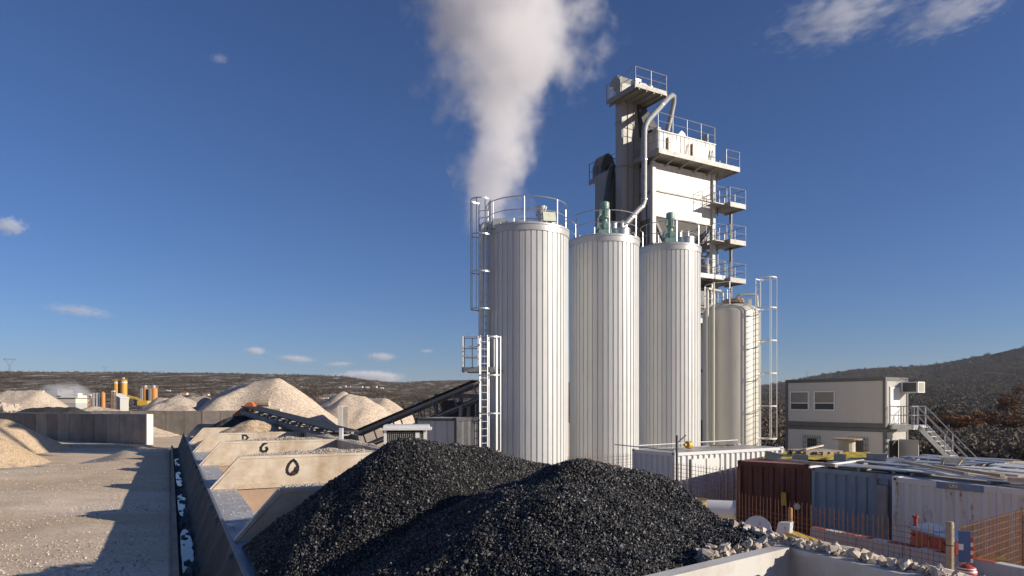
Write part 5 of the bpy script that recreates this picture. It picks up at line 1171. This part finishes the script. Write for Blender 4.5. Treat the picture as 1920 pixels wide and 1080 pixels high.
MB().bx(-34*sc,36*sc,0,6,0,10*sc).build('wall', M('cream_wall',(.66,.60,.50),.8,0,.08,.3), th); MB().bx(-34*sc,40*sc,-.3,6.3,10*sc,11.5*sc).build('roof', WHITEP, th); MB().bx(0,36*sc,1,5,11.5*sc,15*sc).build('upper_storey', M('cream_wall',(.6,.6,.6)), th); MB().bx(-3*sc,4*sc,.85,1,12.2*sc,14*sc).build('window', DARKST, th); MB().bx(30*sc,36*sc,.9,3,15*sc,19*sc).build('roof_box', WHITEP, th)
y = 230; p = at(100,744,y); th = thing('steel_hall', 'long grey hall half lost in dust behind the quarry building', 'hall', p); sc = y/FPX; MB().bx(-18*sc,8*sc,.05,7.95,-6,0).build('plinth', OFFG, th); MB().bx(-18*sc,8*sc,0,8,0,14*sc).build('wall', M('hall_grey',(.42,.44,.46),.6,0,.08,.3), th); MB().bx(-19*sc,9*sc,-.4,8.4,14*sc,15.5*sc).build('roof', OFFG, th); MB().bar((8*sc,1,15*sc),(28*sc,1,17*sc),.6,.5).build('conveyor_arm', RUSTY, th)
for px,py,pt,wd,mat,lab in ((182,760,738,8,SHEETB,'bluish grey silo battery in the dust, left of the small orange one'),(193,760,737,4,OS,'small orange silo beside the bluish grey battery in the dust')):
    y = 225; p = at(px,py,y); z0 = ground(p.x,p.y); h = at(px,pt,y).z-z0; th = thing('dusty_silo', lab, 'silo', (p.x,p.y,z0)); r = wd*y/FPX
    if wd > 5:
        for k in (-1,0,1): MB().lathe([(r*.36,0),(r*.36,h),(0,h+.3)],14,(k*r*.7,0,0)).build('cell', mat, th, smooth=35)
    else: MB().lathe([(r,0),(r,h),(0,h+.6)],14).build('shell', mat, th, smooth=35)
    MB().bx(-r,r,-r-.2,r,0,1.2).build('base', OFFW, th)
y = 120; p = at(5,748,y); th = thing('rock_crusher', 'pale stone crusher and rubble mass at the left edge of the yard', 'crusher', gz(p)); sc = y/FPX
V = np.array([(rng.normal(0,18)*sc, rng.uniform(-2,2), abs(rng.normal(0,14))*sc) for _ in range(150)]); stones('rock_mass', V+np.array([p.x,p.y,gz(p).z]), rng.uniform(.4,1.3,150), WHITEST, th, .3, (1,.9,.7), ICO); m = MB(); m.box((-2,0,2.4),(3,2,1.2),.2); m.bar((-1,0,2),(2.6,0,3.6),.9,.5); m.bx(1.6,2.6,-.5,.5,2.6,3.9); m.build('crusher_frame', M('pale_machine',(.5,.42,.34),.8,0,.3,2), th, bevel=.05)
# houses of the village on the slope
WALL = M('house_wall',(.70,.66,.60),.9,0,.08,.2); ROOF = M('terracotta_roof',(.36,.14,.08),.9,0,.15,.3)
hs = [(346,737.5,11,1,'red roofed house left of the biggest gravel heap, its wall half hidden by ridged heaps'),(336,738,6,0,'white flat roofed house beside the first red roofed house'),(387,739,10,1,'red roofed house at the left foot of the biggest gravel heap'),(317,731,5,0,'lone pale hut on the slope above the ridged heaps'),(603,745.5,9,1,'red roofed house at the right foot of the biggest gravel heap'),(612,744.5,8,0,'white house next to the red roofed one at the right foot of the biggest heap'),
 (638,725,5,0,'leftmost white house of the distant village'),(646,723,6,1,'second house of the distant village, taller'),(656,724,3,0,'tiny pale house right of the taller village house'),(677.5,724,6,0,'brightest white house in the middle of the distant village'),(689,725,7,0,'wide low white house of the distant village'),(703,724,8,1,'rightmost and widest house of the distant village'),(716,726,6,0,'low pale strip of house ending the distant village'),(312,730.5,4,0,'tiny pale shed left of the lone hut on the slope')]
for px,py,w,gab,lab in hs:
    p = hit(px,py+3,110); sc = p.y/FPX; th = thing('house', lab, 'house', (p.x,p.y,p.z-.3), R(random.uniform(-20,20)), 'houses on the far slope'); W_ = w*sc; h = max(3.*sc,w*.38*sc)
    MB().bx(-W_/2,W_/2,-W_*.35,W_*.35,0,h).build('wall', WALL, th); 
    if gab: MB().prism([(-W_*.42,h),(W_*.42,h),(0,h+W_*.22)],-W_*.55,W_*.55,lambda u,z,q:(q,u,z)).build('roof', ROOF, th)
    else: MB().bx(-W_*.53,W_*.53,-W_*.38,W_*.38,h,h+.35*sc).build('roof', WHITEP, th)
    m = MB()
    for k in (-.25,.2): m.bx(W_*k,W_*k+W_*.1,-W_*.355,-W_*.35,h*.3,h*.7)
    m.build('window', GLASS, th)
# pylons on the ridge
def pylon(px, pyb, pyt, y, lab, Vh=True):
    b = at(px,pyb,y); t = at(px,pyt,y); h = t.z-b.z; th = thing('power_pylon', lab, 'pylon', b, R(8), 'power pylons on the ridge'); m = MB(); r = h*.018
    if Vh:
        z1 = h*.45; w = h*.42
        for s in (-1,1):
            m.bar((s*h*.10,0,0),(s*h*.05,0,z1),r,r); m.bar((s*h*.05,0,z1),(s*w*.75,0,h*.93),r,r); m.bar((s*h*.02,0,z1),(s*w*.4,0,h*.93),r*.8,r*.8)
        m.bar((-w*1.1,0,h*.95),(w*1.1,0,h*.95),r*1.3,r*2)
        for k in range(5): m.bar((-h*.09,0,z1*k/5),(h*.08,0,z1*(k+1)/5),r*.6,r*.6)
    else:
        for s in (-1,1): m.bar((s*h*.09,0,0),(0,0,h),r,r)
        for z in (.6,.75,.88): m.bar((-h*.15,0,h*z),(h*.15,0,h*z),r,r)
    m.build('lattice', M('pylon_steel',(.22,.24,.27),.7,0,.05,1), th); m = MB()
    for s in (-1,0,1): m.bar((s*h*.35,0,h*.86),(s*h*.35,0,h*.95),r,r)
    m.build('insulator', DARKST, th)
pylon(18,697,672,1480,'larger V headed pylon on the left ridge'); pylon(197,700,687.5,1550,'smaller V headed pylon on the ridge above the quarry'); pylon(1513,712,696,1700,'thin pylon on the skyline above the office roof',False)
# ------------------------------------------------------------------ scrub (nobody could count it) and the few trees one can tell apart
def clump_mesh(name, cs, mat, parent=None, per=26, leaf=.16):
    """cs: x,y,z,rx,rz,tone ; leaf sized faces through each bush"""
    cs = np.array(cs); n = len(cs)
    d = rng.normal(size=(n,per,3)); d /= np.linalg.norm(d,axis=2)[...,None]; d[...,2] = np.abs(d[...,2]); rr = rng.uniform(.25,1,(n,per,1))**.5
    Cc = d*rr*np.stack([cs[:,3],cs[:,3],cs[:,4]],1)[:,None,:]+cs[:,None,:3]
    s = (cs[:,3]*leaf)[:,None,None,None]*rng.uniform(.6,1.5,(n,per,1,1))
    tri = rng.normal(size=(n,per,4,3))*s*np.array([1,1,.9]); V = (Cc[:,:,None,:]+tri).reshape(-1,3)
    F = np.arange(len(V)).reshape(-1,4)
    if parent is not None:
        inv = np.array(MW[parent.name].inverted()); V = V@inv[:3,:3].T+inv[:3,3]
    o = np_mesh(name, V, F, mat, parent)
    at_ = o.data.attributes.new('tone','FLOAT','FACE'); tv = np.repeat(cs[:,5],per)+rng.uniform(-.04,.04,n*per); at_.data.foreach_set('value', tv.astype(np.float32))
    return o
def leaf_mat():
    m, nt, b = nodes('bush_leaves'); a = N(nt,'ShaderNodeAttribute', attribute_name='tone'); cr = N(nt,'ShaderNodeValToRGB'); el = cr.color_ramp.elements
    for p,c in ((0,(.095,.088,.062)),(.25,(.135,.125,.095)),(.45,(.175,.145,.115)),(.68,(.165,.13,.105)),(.86,(.18,.115,.08)),(1,(.34,.165,.06))):
        if p in (0,1): e = el[0] if p == 0 else el[-1]
        else: e = el.new(p)
        e.color = (*c,1)
    nt.links.new(a.outputs['Fac'], cr.inputs[0]); nt.links.new(cr.outputs[0], b.inputs['Base Color']); b.inputs['Roughness'].default_value = 1; b.inputs['Specular IOR Level'].default_value = .05
    return m
LEAF = leaf_mat()
cs = []
def bush(x, y, s):
    z = ground(x,y); v = fnoise(x,y,40,41)*.5+.5; tone = min(1,max(0,.40+.42*fnoise(x,y,45,42)+rng.normal(0,.07)))
    cs.append((x,y,z-.1*s,s*rng.uniform(.8,1.3),s*rng.uniform(.7,1.2),tone))
n = 0
while n < 17000:                                 # right hand slope
    r = 62*(900/62)**(rng.random()**1.15); th_ = R(rng.uniform(16,44)); x,y = r*math.sin(th_), r*math.cos(th_)
    if x < 19+ (y-34)*.3 and y < 62: continue
    if fnoise(x,y,30,43) < -.28 and r < 300: continue
    bush(x,y,rng.uniform(.45,1.1)*(1+r/330)); n += 1
n = 0
while n < 5000:                                  # left and middle slopes
    r = 240*(1500/240)**rng.random(); th_ = R(rng.uniform(-42,15)); x,y = r*math.sin(th_), r*math.cos(th_)
    bush(x,y,rng.uniform(.5,1.0)*(1+r/700)); n += 1
n = 0
while n < 7000:                                  # farther up the right slope
    r = 600*(2400/600)**rng.random(); th_ = R(rng.uniform(14,44)); x,y = r*math.sin(th_), r*math.cos(th_); bush(x,y,rng.uniform(.8,1.7)*(1+r/700)); n += 1
for i in range(1500):                            # skyline
    px = rng.uniform(-60,1960); RR = 1500 if px < 700 else (1500+(px-700)*3 if px < 1000 else 2400); th_ = math.atan((px-960)/FPX); r = RR*rng.uniform(.93,1.0); bush(r*math.sin(th_), r*math.cos(th_), rng.uniform(1.2,3.0)*(1.1 if px < 700 else .8))
near = [c for c in cs if math.hypot(c[0],c[1]) < 190 and c[0] > 0]; cs = [c for c in cs if not (math.hypot(c[0],c[1]) < 190 and c[0] > 0)]
tag(clump_mesh('near_scrub', near, LEAF, None, 110, .075), 'brown winter scrub nearest behind the office and the container roofs', 'scrub', kind='stuff')
tag(clump_mesh('scrub', cs, LEAF, None, 34, .14), 'brown and olive winter scrub covering the slopes', 'scrub', kind='stuff')
tr = [(1782,806,92,3.2,.93,'broad orange brown oak beside the office stair, leftmost of three'),(1832,806,98,2.4,1.0,'smaller brightest orange oak in the middle of three on the right slope'),(1872,815,95,3.1,.86,'reddish brown oak at the right end of three on the right slope'),(1903,738,170,3.4,.9,'lone rusty oak higher up near the right edge')]
for px,py,y,s,tone,lab in tr:
    p = at(px,py,y); z = ground(p.x,p.y); top = max(p.z+s*.6,z+2.5); th = thing('oak_tree', lab, 'tree', (p.x,p.y,z), 0, 'rusty leaved oaks on the right slope'); 
    m = MB(); m.tube([(0,0,-.2),(.05,.02,.8),(.0,.1,top-z-.8)],[.16,.12,.05],7)
    for k in range(6): a = k*1.05; m.tube([(0,.02,.7+.15*k),(.7*s*.5*math.cos(a),.7*s*.5*math.sin(a),1.4+.2*k)],[.07,.02],5)
    m.build('trunk', M('bark',(.10,.08,.06),.9,0,.3,4), th)
    cc = []
    for k in range(40):
        a = rng.uniform(0,6.28); rr = s*math.sqrt(rng.random()); h = rng.uniform(.25,1); cc.append((p.x+rr*math.cos(a),p.y+rr*math.sin(a),z+.3+(top-z-.5)*h*(1-.45*(rr/s)**2),s*.32,s*.26,min(1,tone+rng.normal(0,.06))))
    clump_mesh('crown', cc, LEAF, th, 90, .10)
# ------------------------------------------------------------------ steam plume, dust and clouds: real volumes with procedural density
def vol_mat(name, build):
    m = bpy.data.materials.new(name); m.use_nodes = True; nt = m.node_tree; nt.nodes.clear(); out = N(nt,'ShaderNodeOutputMaterial'); v = N(nt,'ShaderNodeVolumePrincipled'); nt.links.new(v.outputs[0], out.inputs['Volume']); build(nt, v); return m
def smoothstep_n(nt, val, a, b):
    n = N(nt,'ShaderNodeMapRange', interpolation_type='SMOOTHSTEP', clamp=True); n.inputs['From Min'].default_value = a; n.inputs['From Max'].default_value = b; nt.links.new(val, n.inputs['Value']); return n.outputs[0]
PL = at(925,400,62); PH = 48.0
def plume_curve():
    return [(.3,0,0,2.2),(.2,0,4,3.1),(.2,0,8,4.1),(.6,0,14,5.4),(1.5,0,20,7.1),(1.9,0,26,8.4),(1.2,0,33,8.9),(.8,0,48,9.2)]
def plume(nt, v):
    tc = N(nt,'ShaderNodeTexCoord'); s = N(nt,'ShaderNodeSeparateXYZ'); nt.links.new(tc.outputs['Object'], s.inputs[0]); zn = math_(nt,'DIVIDE', s.outputs[2], PH)
    def curve(i):
        c = N(nt,'ShaderNodeFloatCurve'); cm = c.mapping; cv = cm.curves[0]; pts = plume_curve(); cm.extend = 'EXTRAPOLATED'
        sc = 10.
        while len(cv.points) < len(pts): cv.points.new(.5,.5)
        for p_,q_ in zip(cv.points, pts): p_.location = (q_[2]/PH, q_[i]/sc); p_.handle_type = 'AUTO'
        cm.update(); nt.links.new(zn, c.inputs['Value']); return math_(nt,'MULTIPLY', c.outputs[0], sc)
    cx = curve(0); rr = curve(3)
    dx = math_(nt,'SUBTRACT', s.outputs[0], cx)
    d = math_(nt,'SQRT', math_(nt,'ADD', math_(nt,'MULTIPLY',dx,dx), math_(nt,'MULTIPLY',s.outputs[1],s.outputs[1])))
    d = math_(nt,'DIVIDE', d, rr)
    mp = N(nt,'ShaderNodeMapping'); mp.inputs['Location'].default_value = (3.1,1.7,-2.3); nt.links.new(tc.outputs['Object'], mp.inputs[0])
    n1 = noise(nt, mp.outputs[0], .16, 5, .6); n2 = noise(nt, mp.outputs[0], .5, 5, .65)
    e = math_(nt,'ADD', math_(nt,'MULTIPLY', math_(nt,'SUBTRACT',n1,.5), 3.3), math_(nt,'MULTIPLY', math_(nt,'SUBTRACT',n2,.5), 1.1))
    f = math_(nt,'SUBTRACT', math_(nt,'ADD', 1.0, e), math_(nt,'MULTIPLY', d, 1.0))
    den = smoothstep_n(nt, f, .02, .75)
    fall = math_(nt,'MULTIPLY', smoothstep_n(nt, s.outputs[2], PH-1, PH-8), smoothstep_n(nt, s.outputs[2], 1.5, 8))
    den = math_(nt,'MULTIPLY', math_(nt,'MULTIPLY', den, .33), fall)
    nt.links.new(den, v.inputs['Density']); v.inputs['Color'].default_value = (.95,.945,.96,1); v.inputs['Anisotropy'].default_value = .0
pm = MB(); ns = 20; pc = plume_curve()
pm.lathe([(4.0,0),(5.5,8),(8.5,14),(12,20),(14,26),(15,33),(15,PH)],24,(1.6,0,0))
po = pm.build('steam_plume', vol_mat('steam', plume)); po.location = (PL.x,PL.y,PL.z-5); tag(po, 'tall pale steam plume rising behind the nearest silo', 'steam', kind='stuff')
def blob_cloud(name, label, px, py, wpx, hpx, y, dens, cat, grp=None, slant=0, seed=0, cut=.5, flat=False, nsc=2.2, stretch=1, col=(.95,.95,.97), kind=None, amp=2.0):
    c = at(px,py,y); sx, sz = wpx/2*y/FPX, hpx/2*y/FPX; sy = (sx+sz)*.5
    def b(nt, v):
        tc = N(nt,'ShaderNodeTexCoord'); mp = N(nt,'ShaderNodeMapping'); mp.inputs['Scale'].default_value = (1/sx,1/sy,1/sz); nt.links.new(tc.outputs['Object'], mp.inputs[0])
        ln = N(nt,'ShaderNodeVectorMath', operation='LENGTH'); nt.links.new(mp.outputs[0], ln.inputs[0])
        m2 = N(nt,'ShaderNodeMapping'); k = nsc/max(sz,sx*.25); m2.inputs['Scale'].default_value = (k/stretch,k,k); m2.inputs['Location'].default_value = (seed*3.3,seed*1.7,seed); nt.links.new(tc.outputs['Object'], m2.inputs[0])
        n1 = noise(nt, m2.outputs[0], 1.0, 8, .62)
        f = math_(nt,'SUBTRACT', math_(nt,'ADD', math_(nt,'MULTIPLY', n1, amp), -cut), ln.outputs['Value'])
        den = smoothstep_n(nt, f, .0, .6)
        nt.links.new(math_(nt,'MULTIPLY', den, dens/(sy*2)), v.inputs['Density']); v.inputs['Color'].default_value = (*col,1); v.inputs['Anisotropy'].default_value = .0
    m = MB(); m.lathe([(0,-1.3),(.7,-1.1),(1.25,-.5),(1.35,0),(1.25,.5),(.7,1.1),(0,1.3)],20); m.v = [(x*sx,yy_*sy,z*sz) for x,yy_,z in m.v]
    o = m.build(name, vol_mat(name+'_vapour', b)); o.location = c; o.rotation_euler = (0,-R(slant),0); return tag(o, label, cat, grp, kind)
g = 'clouds in the blue sky'
CD = 6500
for a in ((1575,28,250,80,2.2,14,1,1.05,2.6,'large wispy white cloud at the top, left of the two in the upper right corner'),(1790,18,240,64,1.9,18,2,1.05,2.8,'long wispy cloud slanting at the top right corner'),(1583,72,40,22,1.5,10,3,.2,1.3,'tiny cloud scrap just below the large wispy cloud'),
          (18,424,64,34,4.0,0,4,.15,1.2,'small white cloud at the left edge of the sky'),(150,583,150,26,2.6,-6,5,.25,1.8,'long thin greyish cloud low in the left sky'),(478,658,42,15,5.0,0,6,.1,1.2,'small oval grey cloud low above the hills'),(557,673,76,15,4.5,-4,7,.15,1.5,'flat grey cloud second in the low row above the hills'),(636,683,60,10,3.5,2,8,.15,1.5,'thin flat cloud third in the low row above the hills'),(714,669,62,17,4.5,0,9,.15,1.3,'small white topped cloud fourth in the low row above the hills'),(800,658,28,8,2.2,0,10,.15,1.3,'faint little cloud nearest the silo ladder platform'),(412,110,40,20,1.0,0,11,.2,1.3,'very faint cloud scrap alone in the upper left sky')):
    px,py,w,h,d,sl,sd,cut,st,lab = a; d *= 1 if w > 200 else .55; blob_cloud('cloud', lab, px, py, w*1.15, h*1.25, CD, d, 'cloud', g, sl, sd, cut, nsc=3.4 if w > 200 else 2.9, stretch=st, amp=3.6 if w > 200 else 2.0)
blob_cloud('cloud', 'widest white cumulus bank resting on the skyline gap of the hills', 690, 708, 150, 30, 9500, 9, 'cloud', g, 0, 14, .08, nsc=2.6, stretch=1.3)
HZ = bpy.data.materials.new('haze_air'); HZ.use_nodes = True; HZ.node_tree.nodes.clear(); ho = N(HZ.node_tree,'ShaderNodeOutputMaterial'); hv = N(HZ.node_tree,'ShaderNodeVolumePrincipled'); HZ.node_tree.links.new(hv.outputs[0], ho.inputs['Volume']); hv.inputs['Density'].default_value = 4.5e-5; hv.inputs['Color'].default_value = (.80,.88,1,1); hv.inputs['Anisotropy'].default_value = .1
tag(MB().bx(-7150,7150,-7150,7150,-30,250).build('haze', HZ), None, None, kind='stuff')
blob_cloud('dust_cloud', 'pale dust drifting over the quarry buildings', 130, 738, 150, 56, 205, 3.0, 'dust', None, -10, 21, .2, nsc=1.6, stretch=1.5, col=(.9,.88,.88), kind='stuff')
# ------------------------------------------------------------------ camera, sky and sun
cam = bpy.data.cameras.new('camera'); co = bpy.data.objects.new('camera', cam); C.objects.link(co); co.location = (0,0,CZ); co.rotation_euler = (R(90),0,0); cam.lens = 24; cam.sensor_width = 36; cam.shift_y = (HOR-540)/1920; cam.clip_start = .05; cam.clip_end = 20000
sc = bpy.context.scene; sc.camera = co
AZ, EL = R(-15.5), R(18.5)
sv = Vector((math.cos(AZ)*math.cos(EL), math.sin(AZ)*math.cos(EL), math.sin(EL)))
sl = bpy.data.lights.new('sun','SUN'); sl.energy = 5.0; sl.angle = R(.5); sl.color = (1,.90,.76); so = bpy.data.objects.new('sun', sl); C.objects.link(so); so.rotation_euler = sv.to_track_quat('Z','Y').to_euler()
w = bpy.data.worlds.new('World'); sc.world = w; w.use_nodes = True; nt = w.node_tree; bg = nt.nodes['Background']
sky = nt.nodes.new('ShaderNodeTexSky'); sky.sky_type = 'NISHITA'; sky.sun_disc = False; sky.sun_elevation = EL; sky.sun_rotation = math.pi/2-AZ; sky.altitude = 300; sky.air_density = 1.0; sky.dust_density = .2; sky.ozone_density = 6
tint = mix(nt, 1.0, sky.outputs[0], (.93,.93,1.12), 'MULTIPLY'); nt.links.new(tint, bg.inputs[0]); bg.inputs[1].default_value = .066
sc.view_settings.view_transform = 'Standard'; sc.view_settings.look = 'None'; sc.view_settings.exposure = .33; sc.view_settings.gamma = 1
sc.cycles.volume_bounces = 5; sc.cycles.max_bounces = 8; sc.cycles.diffuse_bounces = 3; sc.cycles.volume_step_rate = 1.0; sc.cycles.volume_max_steps = 256
